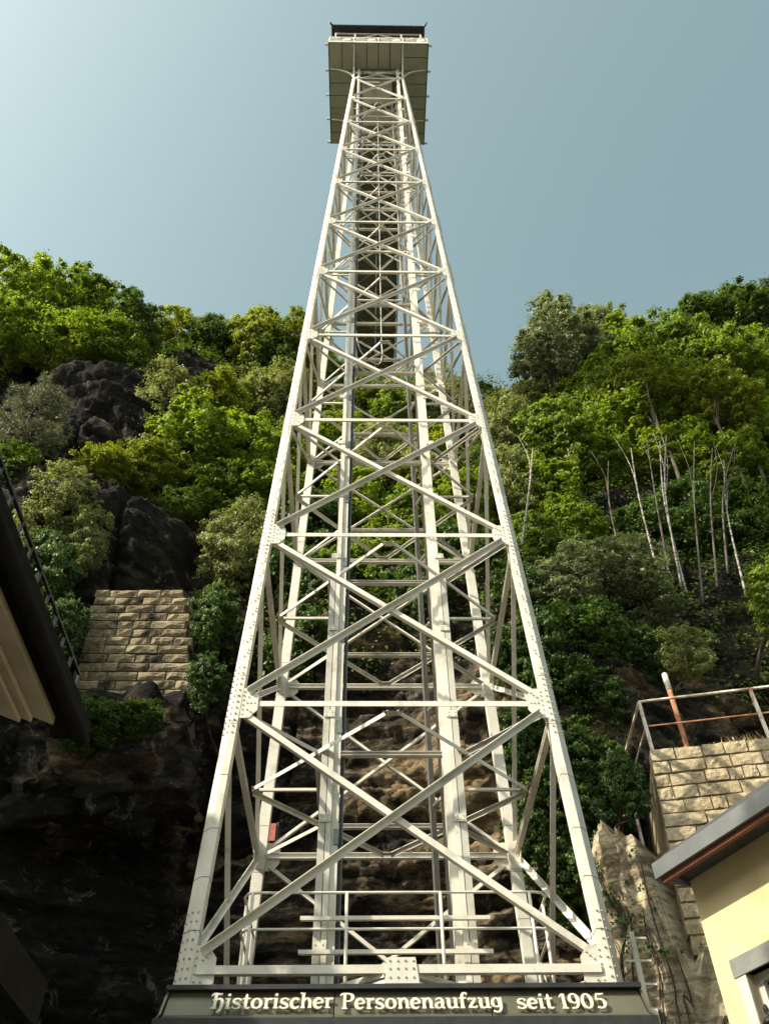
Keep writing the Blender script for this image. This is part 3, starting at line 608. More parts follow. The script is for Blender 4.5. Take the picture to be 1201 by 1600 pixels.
# lettering ---------------------------------------------------------
def arc(cx, cy, rx, ry, a0, a1, n=14, w0=.12, w1=.12, wm=None):
    out = []
    for k in range(n + 1):
        t = k / n; a = math.radians(a0 + (a1 - a0) * t); wv = w0 + (w1 - w0) * t
        if wm is not None: wv = wv + (wm - wv) * math.sin(math.pi * t)
        out.append((cx + rx * math.cos(a), cy + ry * math.sin(a), wv))
    return out
XH = .66
def ring(cx, cy, rx, ry): return [(cx + rx * math.cos(t), cy + ry * math.sin(t), .085 + .085 * abs(math.cos(t)) ** 1.5) for t in np.linspace(0, 2 * math.pi, 29)]
def stem(x, y0, y1, w0=.17): return [(x, y0, w0 * 1.25), (x, y0 + .1, w0), (x, (y0 + y1) / 2, w0 * .9), (x, y1 - .1, w0), (x, y1, w0 * 1.15)]
def serif(x, y, l=.12, r=.12, w0=.09): return [(x - l, y, w0 * .7), (x, y, w0), (x + r, y, w0 * .7)]
ARCH = lambda x0, x1: [(x0, .42, .07), (x0 + .08, .56, .09), ((x0 + x1) / 2, .63, .10), (x1 - .05, .54, .15), (x1, .38, .17), (x1, .1, .17), (x1, 0.02, .2)]
GL = {
 'H': (.74, [stem(.24, .02, .98), [(.02, .80, .08), (.10, .93, .10), (.24, .95, .11), (.42, .92, .10), (.56, .95, .06)], [(.26, .50, .07), (.40, .62, .10), (.54, .58, .15), (.60, .40, .17), (.58, .10, .16), (.50, -.12, .13), (.38, -.20, .07)], [(.06, .03, .08), (.24, .045, .10), (.36, .03, .07)], [(.10, .56, .06), (.24, .5, .09)]]),
 'i': (.34, [stem(.16, .02, XH), serif(.10, XH - .04, .1, .02), serif(.18, .04, .13, .13), [(.10, .88, .10), (.17, .86, .16), (.24, .90, .08)]]),
 's': (.52, [[(.46, .52, .15), (.40, .60, .09), (.27, .635, .09), (.13, .57, .12), (.10, .47, .14), (.18, .37, .16), (.32, .30, .16), (.42, .20, .14), (.40, .09, .12), (.26, .03, .09), (.12, .06, .09), (.05, .16, .14)]]),
 't': (.44, [[(.20, .92, .08), (.20, .80, .14), (.19, .5, .17), (.19, .2, .17), (.23, .07, .13), (.33, .04, .10), (.42, .10, .06)], [(.03, .615, .08), (.2, .62, .09), (.40, .64, .08)]]),
 'o': (.62, [ring(.30, .335, .215, .29)]),
 'r': (.48, [stem(.17, .02, XH), serif(.11, XH - .04, .1, .02), serif(.18, .04, .13, .14), [(.19, .40, .07), (.27, .56, .09), (.37, .60, .13), (.43, .54, .17)]]),
 'c': (.52, [arc(.30, .33, .21, .29, 40, 325, 18, .13, .07, .17)]),
 'h': (.66, [stem(.16, .02, .98), serif(.09, .95, .1, .02), serif(.17, .04, .12, .1), ARCH(.2, .51)]),
 'e': (.56, [arc(.29, .33, .21, .29, 5, 320, 18, .10, .07, .18), [(.12, .30, .07), (.30, .335, .08), (.50, .36, .10)]]),
 'P': (.74, [stem(.24, .02, .97), [(.02, .82, .08), (.10, .93, .10), (.26, .95, .10), (.44, .95, .09), (.60, .88, .14), (.65, .72, .18), (.58, .55, .13), (.42, .48, .09), (.30, .50, .08)], serif(.24, .04, .15, .15)]),
 'n': (.66, [stem(.16, .02, XH), serif(.10, XH - .04, .1, .02), serif(.16, .04, .12, .1), ARCH(.2, .51), serif(.53, .04, .06, .12)]),
 'a': (.60, [[(.09, .56, .08), (.22, .63, .10), (.36, .62, .11), (.43, .50, .16), (.43, .25, .17), (.44, .09, .15), (.56, .04, .07)], [(.42, .36, .06), (.28, .38, .09), (.13, .29, .14), (.10, .16, .15), (.18, .05, .11), (.30, .05, .08), (.41, .15, .06)]]),
 'u': (.66, [[(.17, .64, .18), (.16, .45, .17), (.16, .22, .17), (.22, .07, .12), (.33, .04, .09), (.45, .14, .07)], stem(.51, .02, XH), serif(.12, XH - .04, .1, .02), serif(.46, XH - .04, .09, .02), serif(.54, .04, .04, .12)]),
 'f': (.44, [[(.46, .88, .12), (.38, .96, .09), (.26, .93, .12), (.20, .78, .16), (.19, .4, .17), (.19, .02, .20)], [(.03, .615, .08), (.2, .62, .09), (.42, .65, .08)], serif(.19, .04, .12, .12)]),
 'z': (.54, [[(.07, .52, .12), (.10, .61, .10), (.28, .59, .10), (.46, .62, .08)], [(.44, .60, .10), (.26, .32, .15), (.08, .07, .10)], [(.06, .06, .08), (.25, .075, .11), (.42, .05, .10), (.48, .16, .12)]]),
 'g': (.60, [ring(.28, .36, .19, .26), [(.50, .62, .16), (.50, .35, .17), (.50, .05, .16), (.42, -.16, .12), (.26, -.22, .10), (.10, -.14, .12)], [(.44, .61, .07), (.58, .65, .05)]]),
 '1': (.44, [stem(.26, .02, .96), [(.06, .74, .06), (.16, .86, .10), (.26, .93, .12)], serif(.26, .04, .15, .15)]),
 '9': (.60, [ring(.29, .66, .19, .28), [(.49, .70, .16), (.48, .45, .17), (.42, .20, .14), (.30, .06, .10), (.14, .05, .10)]]),
 '0': (.62, [[(.30 + .21 * math.cos(t), .49 + .44 * math.sin(t), .085 + .085 * abs(math.cos(t))) for t in np.linspace(0, 2 * math.pi, 33)]]),
 '5': (.58, [[(.16, .93, .10), (.34, .91, .12), (.52, .96, .08)], [(.17, .92, .09), (.14, .70, .10), (.13, .56, .09)], [(.13, .55, .07), (.28, .60, .10), (.44, .52, .14), (.49, .34, .17), (.42, .13, .14), (.26, .04, .10), (.10, .10, .13)]]),
}
def stroke_geo(st, org, ex, ey, en, sc_, dz, th):
    P = np.array(catmull([np.array(p) for p in st], 3)); V = []; Fc = []
    T = np.gradient(P[:, :2], axis=0); T /= np.linalg.norm(T, axis=1)[:, None] + 1e-9; Nn = np.stack([-T[:, 1], T[:, 0]], 1)
    for lay in (dz, dz - th):
        for s in (1, -1):
            q = (P[:, :2] + Nn * P[:, 2:3] * .5 * s) * sc_
            V += [org + ex * a + ey * b + en * lay for a, b in q]
    n = len(P); a, b, c, d = 0, n, 2 * n, 3 * n
    for i in range(n - 1):
        Fc += [(a + i, b + i, b + i + 1, a + i + 1), (c + i, c + i + 1, d + i + 1, d + i), (a + i, a + i + 1, c + i + 1, c + i), (b + i, d + i, d + i + 1, b + i + 1)]
    Fc += [(a, c, d, b), (a + n - 1, b + n - 1, d + n - 1, c + n - 1)]
    return V, Fc
ex = np.array([1., 0, 0]); pa = np.array([0, prof[3][0], prof[3][1]]); pb = np.array([0, prof[1][0], prof[1][1]]); ey = unit(pb - pa); en = unit(np.cross(ex, ey)); 
if en[1] > 0: en = -en
def word(txt, px0, px1):
    base = atPlane((px0 + px1) / 2, 1581.5, pa, en)
    bl = unit(pb - pa); x0 = atPlane(px0, 1572, pa, en)[0]; x1 = atPlane(px1, 1572, pa, en)[0]
    capz = atPlane(px0, 1557, pa, en); sc_ = abs(np.dot(capz - base, ey)) 
    wd = sum(GL[c][0] for c in txt); kx = (x1 - x0) / wd / sc_; x = x0
    for c in txt:
        mb = MB(); org = np.array([x, base[1], base[2]])
        for j, st in enumerate(GL[c][1]):
            s2 = [(p[0] * kx, p[1], p[2]) for p in st]
            V, Fc = stroke_geo(s2, org, ex, ey, en, sc_, .052 + .0012 * j, .022); mb.add(V, Fc)
        for (u, v) in ((.25, .25), (.25, .5)):      # stand-off pins
            q = org + ex * GL[c][0] * kx * sc_ * .45 + ey * sc_ * v; mb.bar(q + en * .031, q + en * .0, .006, .006)
        mb.build('letter', M['letter'], fas)
        x += GL[c][0] * kx * sc_
word('Historischer', 329, 521); word('Personenaufzug', 531, 784); word('seit', 806, 864); word('1905', 872, 947)

# roof furniture on the station: handrail, grating, plinth frame
HR = thing('handrail', 'cream tube handrail on the station roof in front of the lift shaft', 'handrail', (AX, 12.2, 5.16))
yh = 12.05; z1 = atY(600, 1394.5, yh)[2]; z2 = atY(600, 1451.5, yh)[2]; xl = atY(392, 1420, yh)[0]; xr = atY(846, 1395, yh)[0]
for z in (z1, z2):
    q = [(xl - .12, yh + 1.6, z), (xl - .12, yh + .16, z), (xl - .06, yh + .03, z), (xl + .08, yh, z), (AX, yh, z), (xr - .12, yh, z), (xr, yh + .03, z), (xr + .07, yh + .16, z), (xr + .07, yh + 1.6, z)]
    MB().tube(q, .019, 7).build('rail', M['paint'], HR, True)
for px in (391, 541, 690, 832):
    x = atY(px, 1440, yh)[0]; MB().tube([(x, yh, 5.16), (x, yh, z1)], .024, 7).build('post', M['paint'], HR, True)
for y in (yh + .4, yh + 1.5):
    for x in (xl - .12, xr + .07): MB().tube([(x, y, 5.16), (x, y, z1)], .024, 7).build('post', M['paint'], HR, True)
MB().tube([(xr + .07, yh + .4, 5.2), (xr + .07, yh + 1.5, z1)], .012, 5).build('cross_wire', M['paint2'], HR)
GR = MB()
for x in np.arange(-.2, 2.3, .05): GR.box((x, 11.5, 5.40), (x + .012, 12.3, 5.44))
for y in np.arange(11.5, 12.3, .11): GR.box((-.2, y, 5.385), (2.3, y + .012, 5.399))
gr = GR.build('floor_grating', M['grating'], None); tag(gr, 'cream steel floor grating behind the sill beam of the tower', 'grating')
for x in (-.18, 1.0, 2.2): MB().box((x, 11.52, 5.16), (x + .06, 11.58, 5.384)).build('support', M['paint2'], gr)

# pole ladder at the station side
LD = thing('pole_ladder', 'cream pole ladder with short rungs beside the station corner', 'ladder', (3.62, 11.6, 0))
pt = atY(985, 1457, 11.6); MB().box((pt[0] - .03, 11.57, 0), (pt[0] + .03, 11.63, pt[2])).build('pole', M['paint'], LD)
for z in np.arange(pt[2] - .09, 1, -.28): MB().box((pt[0] - .03 - .13 * (int(z * 10) % 2), 11.575, z), (pt[0] + .18, 11.60, z + .025)).build('rung', M['paint'], LD)
b0 = atY(1021, 1590, 11.2); MB().box((b0[0] - .05, 11.15, b0[2] - .08), (b0[0] + .05, 11.3, b0[2] + .08)).box((b0[0] - .02, 11.2, 0), (b0[0] + .02, 11.25, b0[2] - .08)).build('floodlight_post', M['paint'])
tag(bpy.data.objects['floodlight_post'], 'small cream box on a thin post at the corner of the lettered fascia', 'box')

# ------------------------------------------------------------------ masonry helpers
def stone_variants(mat, n=7, rough=.16):
    out = []
    for k in range(n):
        r = np.random.default_rng(100 + k); gx, gz = 6, 4; V = []; Fc = []
        for j in range(gz):
            for i in range(gx):
                u, v = i / (gx - 1), j / (gz - 1); e = min(u, 1 - u) * 5 < .5 or min(v, 1 - v) * 3 < .5
                yy = 0.0 if e else -rough * (.35 + r.random())
                uu = u + (0 if not e else 0) + (r.uniform(-.03, .03) if 0 < i < gx - 1 else (r.uniform(0, .02) if i == 0 else -r.uniform(0, .02)))
                vv = v + (r.uniform(-.05, .05) if 0 < j < gz - 1 else (r.uniform(0, .06) if j == 0 else -r.uniform(0, .06)))
                V.append((uu, yy + r.uniform(0, .05), vv))
        Fc += [(j * gx + i, j * gx + i + 1, (j + 1) * gx + i + 1, (j + 1) * gx + i) for j in range(gz - 1) for i in range(gx - 1)]
        rim = list(range(gx)) + [j * gx + gx - 1 for j in range(1, gz)] + [(gz - 1) * gx + i for i in range(gx - 2, -1, -1)] + [j * gx for j in range(gz - 2, 0, -1)]
        n0 = len(V); V += [(V[q][0], 1.0, V[q][2]) for q in rim]; m_ = len(rim)
        Fc += [(rim[(q + 1) % m_], rim[q], n0 + q, n0 + (q + 1) % m_) for q in range(m_)]
        out.append(raw_mesh('stone', V, Fc, mat))
    return out
def courses(parent, var, O, ex, z0, z1, nco, xl, xr, wmin, wmax, dep, ny, seed, gap=.012, ragged=0.):
    """stones in horizontal courses; O origin, ex along the wall, ny into the wall; xl/xr give the ends at height z"""
    r = np.random.default_rng(seed); h = (z1 - z0) / nco
    for c in range(nco):
        za = z0 + c * h; hh = h * (1 + 0); a = xl(za + h / 2) + r.uniform(-.05, .05) * (ragged > 0); e = xr(za + h / 2) + r.uniform(-ragged, ragged); x = a
        while x < e - .05:
            w_ = r.uniform(wmin, wmax)
            if e - (x + w_) < wmin * .7: w_ = e - x
            L = np.asarray(O) + ex * (x + gap / 2) + np.array([0, 0, za + gap / 2]) - ny * r.uniform(-.015, .025) * (1 if dep > 0 else 0)
            A = np.array([ex * (w_ - gap), ny * dep, np.array([0, 0, hh - gap])]).T
            place('stone', var[r.integers(len(var))], parent, L, A.tolist()); x += w_

# ------------------------------------------------------------------ stone buttress under the overhang
YB = 17.55
tl, tr_, bl_, br_ = atY(150, 921, YB), atY(277, 917, YB), atY(108, 1092, YB), atY(303, 1092, YB)
BT = thing('stone_buttress', 'tapering buttress of pale rough stone blocks under the rock overhang', 'buttress', ((bl_[0] + br_[0]) / 2, YB + .5, bl_[2]))
zl0, zl1 = bl_[2], tl[2]
fx = lambda a, b: (lambda z: a + (b - a) * (z - zl0) / (zl1 - zl0))
courses(BT, stone_variants(M['stone_l'], 10, .17), (0, YB, 0), np.array([1., 0, 0]), zl0, zl1, 13, fx(bl_[0], tl[0]), fx(br_[0], tr_[0] + .25), .38, .85, .35, np.array([0, 1., 0]), 5, .02, .1)
V = [(bl_[0] + .06, YB + .05, zl0 - .6), (br_[0] - .1, YB + .05, zl0 - .6), (tr_[0], YB + .05, zl1 - .03), (tl[0] + .06, YB + .05, zl1 - .03)]; V += [(x, y + 2.2, z) for x, y, z in V]
obj('core', V, BOXF, M['mortar'], BT)
# ledge of rock carrying the buttress
def lump(name, c, r, mat, seed, n=40, amp=.25, sq=.6):
    th, ph = np.meshgrid(np.linspace(0, math.pi, n), np.linspace(0, 2 * math.pi, 2 * n + 1)[:-1]); 
    D = np.stack([np.sin(th) * np.cos(ph), np.sin(th) * np.sin(ph), np.cos(th)], -1); D = np.sign(D) * np.abs(D) ** sq
    X = D * np.array(r); nn = 1 + amp * fbm(D[..., 0] * 2 + seed, D[..., 1] * 2, D[..., 2] * 3, 4, seed)
    nn = nn + .08 * np.floor(fbm(D[..., 0] * 4, D[..., 1] * 4, D[..., 2] * 6 + seed, 2, seed + 7) * 3)
    V = (X * nn[..., None] + np.array(c)).reshape(-1, 3); h, wd = th.shape; i = np.arange(h * wd).reshape(h, wd); i2 = np.roll(i, -1, 0)
    Q = np.stack([i[:, :-1], i[:, 1:], i2[:, 1:], i2[:, :-1]], -1).reshape(-1, 4)
    me = bpy.data.meshes.new(name); fast(me, V, Q); me.materials.append(mat); o = bpy.data.objects.new(name, me); link(o); return o
o = lump('rock_ledge', ((bl_[0] + br_[0]) / 2 - .2, 18.3, zl0 - 1.6), (2.0, 1.15, 1.6), M['rock'], 3); o['kind'] = 'structure'

# faded red plate on the rock
rp = atY(424, 1305, 17.9)
rb = MB().box((rp[0] - .10, 17.75, rp[2] - .2), (rp[0] + .10, 18.6, rp[2] + .2)).build('red_plate', M['redbox']); tag(rb, 'small faded red plate fixed to the rock behind the tower leg', 'plate')
MB().box((rp[0] + .11, 17.78, rp[2] - .22), (rp[0] + .15, 18.6, rp[2] + .24)).build('side_rail', M['seam'], rb)

# ------------------------------------------------------------------ right hand rock outcrop, terrace and retaining wall
def outcrop():
    path = catmull([(5.7, 20, 0), (5.0, 17.4, 0), (4.8, 16.4, 0), (4.85, 15.6, 0), (5.3, 15.05, 0), (7.5, 14.6, 0), (10, 14.0, 0), (14, 13.2, 0)], 26); P = np.array(path)
    zs = np.arange(0, 9.45, .06); n = len(P); T = np.gradient(P[:, :2], axis=0); T /= np.linalg.norm(T, axis=1)[:, None]; Nn = np.stack([-T[:, 1], T[:, 0]], 1) * -1
    s = np.concatenate([[0], np.cumsum(np.hypot(*np.diff(P[:, :2], axis=0).T))])
    Sg, Zg = np.meshgrid(s, zs); PX = np.interp(Sg, s, P[:, 0]); PYg = np.interp(Sg, s, P[:, 1]); nx = np.interp(Sg, s, Nn[:, 0]); nyv = np.interp(Sg, s, Nn[:, 1])
    if Nn[n // 2, 1] > 0: nx, nyv = -nx, -nyv
    d = .55 * (1 - Zg / 9.4) + .22 * fbm(Sg * .6, 0, Zg * .3, 3, 61) - .3 * (1 - sstep(0, .12, np.abs(fbm(Sg * .75, .3, Zg * .16, 2, 71)))) + .12 * np.floor(fbm(Sg * .7, .2, Zg * .4, 2, 77) * 3) / 2 + .06 * fbm(Sg * 3, 1, Zg * 3, 4, 81)
    d = d * np.where(Zg > 9.2, .3, 1)
    topz = 7.45 + 2.5 * (1 - sstep(4.9, 5.4, Sg)) - .7 * sstep(3.6, 5., Sg) * (1 - sstep(5.2, 6, Sg)) + .35 * noise3(Sg * 1.6, 0, 0, 3) + .15 * noise3(Sg * 6, 0, 0, 4)
    V = np.stack([PX + nx * d, PYg + nyv * d, Zg / 9.4 * topz], -1)
    top = V[-1].copy(); 
    h, wd = Sg.shape; i = np.arange(h * wd).reshape(h, wd); Q = np.stack([i[:-1, :-1], i[:-1, 1:], i[1:, 1:], i[1:, :-1]], -1).reshape(-1, 4)
    VV = V.reshape(-1, 3); c0 = len(VV); VV = np.vstack([VV, [[10, 20, 7.7]]])
    Q2 = np.array([(i[-1, k], i[-1, k + 1], c0, c0) for k in range(wd - 1)])
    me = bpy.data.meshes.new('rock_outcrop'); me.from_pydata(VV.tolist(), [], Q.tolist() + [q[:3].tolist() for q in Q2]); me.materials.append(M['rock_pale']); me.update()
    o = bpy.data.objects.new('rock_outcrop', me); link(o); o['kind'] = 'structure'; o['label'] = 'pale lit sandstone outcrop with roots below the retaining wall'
    return V
OC = outcrop()
RA = atY(1013, 1172, 15.0); RB = atZ(1201, 1151, RA[2]); rex = unit((RB - RA) * np.array([1, 1, 0])); rny = np.array([-rex[1], rex[0], 0.])
zt2 = RA[2]
RW = thing('retaining_wall', 'retaining wall of rough tan sandstone blocks above the yellow house', 'wall', (RA[0] + 3, RA[1], 8.0))
vr = stone_variants(M['stone_r'], 10, .04)
nc = 13; hz0 = zt2 - nc * .275
courses(RW, vr, RA * np.array([1, 1, 0]) - np.array([0, 0, 0]), rex, hz0, zt2, nc, lambda z: -.06 * (zt2 - z), lambda z: 7.4, .26, .86, .42, rny, 11, .022)
cA = RA + rny * .06; V = []
for z, sh in ((hz0 - .3, -.2), (zt2 - .03, 0)):
    for a, b in ((sh + .03, 0), (7.4, 0), (7.4, 1.2), (sh + .03, 4.5)): p = cA + rex * a + rny * b; V.append((p[0], p[1], z))
obj('core', V, BOXF, M['stone_r'], RW)
# terrace behind the wall
q0 = cA + rex * .2 + rny * .3; q1 = cA + rex * 9 + rny * .3
tv = []; tf = []; nx_, ny_ = 60, 40
for j in range(ny_):
    for i in range(nx_):
        p = cA + rex * (.1 + 14 * i / (nx_ - 1)) + rny * (.35 + 6.5 * j / (ny_ - 1)); z = zt2 - .12 + .10 * float(noise3(p[0] * 1.2, p[1] * 1.2, 0, 5)) + .9 * (j / ny_) ** 2
        tv.append((p[0], p[1], z))
tf = [(j * nx_ + i, j * nx_ + i + 1, (j + 1) * nx_ + i + 1, (j + 1) * nx_ + i) for j in range(ny_ - 1) for i in range(nx_ - 1)]
M['soil'] = surf('dry_soil', [(.3, (.06, .05, .03)), (.55, (.16, .13, .075)), (.75, (.28, .23, .13))], .95, 2.0, 8, .4)
o = obj('terrace_ground', tv, tf, M['soil'], None, kind='structure')
# dry grass on the wall head
def blades(name, pts, mat, n, hmin, hmax, wid, seed, spread=.15):
    r = np.random.default_rng(seed); V = []; Fc = []
    for p in pts:
        for k in range(n):
            b = np.asarray(p) + np.append(r.normal(0, spread, 2), 0); h = r.uniform(hmin, hmax); a = r.uniform(0, 6.28); d = np.array([math.cos(a), math.sin(a), 0]); s_ = np.array([-d[1], d[0], 0]) * wid
            m1 = b + np.array([0, 0, h * .6]) + d * h * .15; tip = b + np.array([0, 0, h * .9]) + d * h * r.uniform(.3, .8); i = len(V)
            V += [b - s_, b + s_, m1 + s_ * .7, m1 - s_ * .7, tip]; Fc += [(i, i + 1, i + 2, i + 3), (i + 3, i + 2, i + 4)]
    o = obj(name, V, Fc, mat, None, kind='stuff'); return o
r_ = np.random.default_rng(3)
gp_ = [RA + rex * r_.uniform(1.4, 6.5) + rny * r_.uniform(.08, .7) - np.array([0, 0, .06]) for k in range(150)]
o = blades('dry_grass', gp_, M['dry'], 26, .06, .24, .006, 4); o['label'] = 'dry yellow grass on top of the retaining wall'
# railing on the wall
RL = thing('railing', 'rusty white painted railing along the top of the retaining wall', 'railing', (RA[0], RA[1], zt2))
f0 = RA + rex * .10 + rny * .2; pole_h = atPlane(994, 1097, f0, rny)[2]; mid_h = zt2 + (pole_h - zt2) * .52
for k in range(4):
    p = f0 + rex * (k * 2.3); MB().box((p[0] - .03, p[1] - .03, zt2 - .2), (p[0] + .03, p[1] + .03, pole_h)).build('post', M['oldwhite'], RL)
MB().bar((f0[0], f0[1], pole_h), tuple(np.append((f0 + rex * 7)[:2], pole_h)), .05, .035).build('top_rail', M['oldwhite'], RL)
MB().bar((f0[0], f0[1], mid_h), tuple(np.append((f0 + rex * 7)[:2], mid_h)), .03, .025).build('middle_rail', M['rust'], RL)
s2 = f0 + rny * 2.4 - rex * .35
MB().bar((f0[0], f0[1], pole_h), (s2[0], s2[1], pole_h), .05, .035).build('top_rail', M['oldwhite'], RL)
MB().bar((f0[0], f0[1], mid_h), (s2[0], s2[1], mid_h), .03, .025).build('middle_rail', M['oldwhite'], RL)
MB().box((s2[0] - .03, s2[1] - .03, zt2 - 1.2), (s2[0] + .03, s2[1] + .03, pole_h)).build('post', M['oldwhite'], RL)
# leaning pole
pb_ = RA + rex * .85 + rny * .5; ph = atPlane(1037, 1053, pb_, rny); pp = ph * np.array([1, 1, 0])
PO = thing('steel_pole', 'rusty steel pole with white painted top standing behind the railing', 'pole', (ph[0], ph[1], zt2))
MB().tube([(ph[0], ph[1], zt2 - .3), (ph[0], ph[1], ph[2] - .42)], .055, 12).build('shaft', M['rust'], PO, True)
MB().tube([(ph[0], ph[1], ph[2] - .44), (ph[0], ph[1], ph[2])], .063, 12).build('painted_top', M['oldwhite'], PO, True)

# ------------------------------------------------------------------ yellow house on the right
HZ = 6.4
E1 = atZ(1017, 1350, HZ); E2 = atZ(1201, 1226, HZ); ha = unit((E2 - E1) * np.array([1, 1, 0])); hn = np.array([ha[1], -ha[0], 0.])
if np.dot(hn, -E1) < 0: hn = -hn
YH = thing('yellow_house', 'yellow plastered house with zinc eaves and grey framed window', 'house', tuple(E1 * np.array([1, 1, 0]) + ha * 3))
def HP(a, d, z): p = E1 + ha * a - hn * d; return np.array([p[0], p[1], z])
wc = atPlane(1078, 1380, HP(0, .52, 0), hn); a0 = float(np.dot(wc - E1, ha)); LW = 11.
def hbox(name, a, b, d0, d1, z0, z1, mt, parent=YH):
    V = [HP(a, d0, z0), HP(b, d0, z0), HP(b, d1, z0), HP(a, d1, z0), HP(a, d0, z1), HP(b, d0, z1), HP(b, d1, z1), HP(a, d1, z1)]
    return obj(name, V, BOXF, M[mt], parent)
wt = atPlane(1166, 1522, HP(0, .52, 0), hn); aw = float(np.dot(wt - E1, ha)); zw = wt[2]; ww, wh = 1.05, 1.5
# wall pieces around the window opening
dW = .52
Vw = []; 
def wall_geo():
    mb = MB(); b = a0 + LW
    def blk(x0, x1, z0, z1): 
        V = [HP(x0, dW, z0), HP(x1, dW, z0), HP(x1, dW + .4, z0), HP(x0, dW + .4, z0), HP(x0, dW, z1), HP(x1, dW, z1), HP(x1, dW + .4, z1), HP(x0, dW + .4, z1)]; mb.add(V, BOXF)
    blk(a0, aw, 0, 6.45); blk(aw + ww, b, 0, 6.45); blk(aw, aw + ww, zw, 6.45); blk(aw, aw + ww, 0, zw - wh)
    return mb
wall_geo().build('wall', M['plaster_y'], YH)
hbox('end_wall', a0 + .02, a0 + .4, dW + .41, 5.5, 0, 6.4, 'plaster_y')
hbox('eave_fascia', -.0, LW + 1.2, 0, .05, HZ - .19, HZ, 'zinc'); hbox('eave_fascia', 0, .04, .055, .9, HZ - .19, HZ, 'zinc')
hbox('drip_board', .06, LW + 1.2, .06, .12, HZ - .245, HZ - .1, 'redboard')
hbox('soffit', .06, LW + 1.2, .125, dW - .003, HZ - .13, HZ - .08, 'slate')
V = [HP(0, .2, HZ + .002), HP(LW + 1.2, .2, HZ + .002), HP(LW + 1.2, 3.5, HZ + 2.2), HP(0, 3.5, HZ + 2.2)]; V += [v + np.array([0, 0, .14]) for v in V]
obj('roof', V, BOXF, M['slate'], YH)
V = [HP(0, 3.5, HZ + 2.2), HP(LW + 1.2, 3.5, HZ + 2.2), HP(LW + 1.2, 7, HZ), HP(0, 7, HZ)]; V += [v + np.array([0, 0, .14]) for v in V]
obj('roof', V, BOXF, M['slate'], YH)
wn = hbox('window', aw, aw + ww, dW + .19, dW + .22, zw - wh, zw, 'glass')
for a, b, z0, z1 in ((aw, aw + .08, zw - wh, zw), (aw + ww - .08, aw + ww, zw - wh, zw), (aw + .08, aw + ww - .08, zw - .08, zw), (aw + .08, aw + ww - .08, zw - wh, zw - wh + .09), (aw + ww / 2 - .04, aw + ww / 2 + .04, zw - wh + .09, zw - .08), (aw + .08, aw + ww / 2 - .04, zw - .5, zw - .45), (aw + ww / 2 + .04, aw + ww - .08, zw - .5, zw - .45)):
    hbox('window_frame', a, b, dW + .12, dW + .187, z0, z1, 'frame_w', wn)
hbox('lintel', aw - .17, aw + ww + .17, dW - .035, dW + .1, zw + .0, zw + .19, 'trim', wn)
for a in (aw - .15, aw + ww): hbox('jamb', a, a + .15, dW - .025, dW + .1, zw - wh, zw - .002, 'frame_w', wn)
hbox('sill', aw - .2, aw + ww + .2, dW - .08, dW + .1, zw - wh - .12, zw - wh - .002, 'trim', wn)

# street lamp whose finial shows at the corner of the picture
lp = atY(1193.5, 1569, 5.2)
SL = thing('street_lamp', 'black lantern street lamp with pointed finial in front of the yellow house', 'street lamp', (lp[0], lp[1], 0))
def lathe(name, prof, mat, parent, n=12, c=(0, 0)):
    V = [(c[0] + r * math.cos(t), c[1] + r * math.sin(t), z) for r, z in prof for t in np.arange(n) * 2 * math.pi / n]; k = len(prof)
    Fc = [(i * n + j, i * n + (j + 1) % n, (i + 1) * n + (j + 1) % n, (i + 1) * n + j) for i in range(k - 1) for j in range(n)] + [tuple(range(n))[::-1], tuple(range((k - 1) * n, k * n))]
    return obj(name, V, Fc, mat, parent, True)
zt3 = lp[2]; cxy = (lp[0], lp[1])
lathe('finial', [(.004, zt3), (.012, zt3 - .012), (.016, zt3 - .03), (.008, zt3 - .05), (.012, zt3 - .06), (.03, zt3 - .075), (.045, zt3 - .1)][::-1], M['black'], SL, 12, cxy)
lathe('lamp_cap', [(.02, zt3 - .1), (.09, zt3 - .17), (.14, zt3 - .19)][::-1], M['black'], SL, 6, cxy)
lathe('lamp_glass', [(.12, zt3 - .195), (.08, zt3 - .5)][::-1], M['glass'], SL, 6, cxy)
lathe('post', [(.05, zt3 - .505), (.03, zt3 - .6), (.03, 1.0), (.06, .9), (.08, 0)][::-1], M['black'], SL, 12, cxy)

# ------------------------------------------------------------------ plaster house on the left
GZ = 6.5; GE = atZ(136, 1166, GZ); gx = GE[0]; gy1 = GE[1]
LH = thing('plaster_house', 'beige plastered house with dark overhanging eave and moulded cornice', 'house', (gx - 4, gy1 - 6, 0))
y_b = -4.0
MB().tube([(gx - .06, y_b, GZ + .06), (gx - .06, gy1, GZ + .06)], .075, 14).build('gutter', M['tar'], LH, True)
MB().box((gx - .36, y_b, GZ + .07), (gx - .10, gy1 - .03, GZ + .13)).build('soffit', M['tar'], LH)
ci = atZ(84, 1130, GZ + .0)
xc = ci[0]; 
def strip(name, xa, xb, z0, z1, ye, mt):
    """eave moulding whose far end is cut at 45 degrees"""
    V = [(xb, y_b, z0), (xa, y_b, z0), (xa, ye - abs(xa - xc) * .85, z0), (xb, ye - abs(xb - xc) * .85, z0), (xb, y_b, z1), (xa, y_b, z1), (xa, ye - abs(xa - xc) * .85, z1), (xb, ye - abs(xb - xc) * .85, z1)]
    return obj(name, V, BOXF, M[mt], LH)
yc_ = float(ci[1])
strip('cornice', xc, xc - .16, GZ - .02, GZ + .3, yc_, 'plaster_b'); strip('cornice', xc - .162, xc - .24, GZ - .08, GZ + .28, yc_, 'plaster_b'); strip('cornice', xc - .242, xc - 1.1, GZ - .13, GZ + .25, yc_, 'plaster_b')
MB().box((xc - 6, y_b, 0), (xc - 1.0, gy1 - 2.6, GZ - .14)).build('wall', M['plaster_b'], LH)
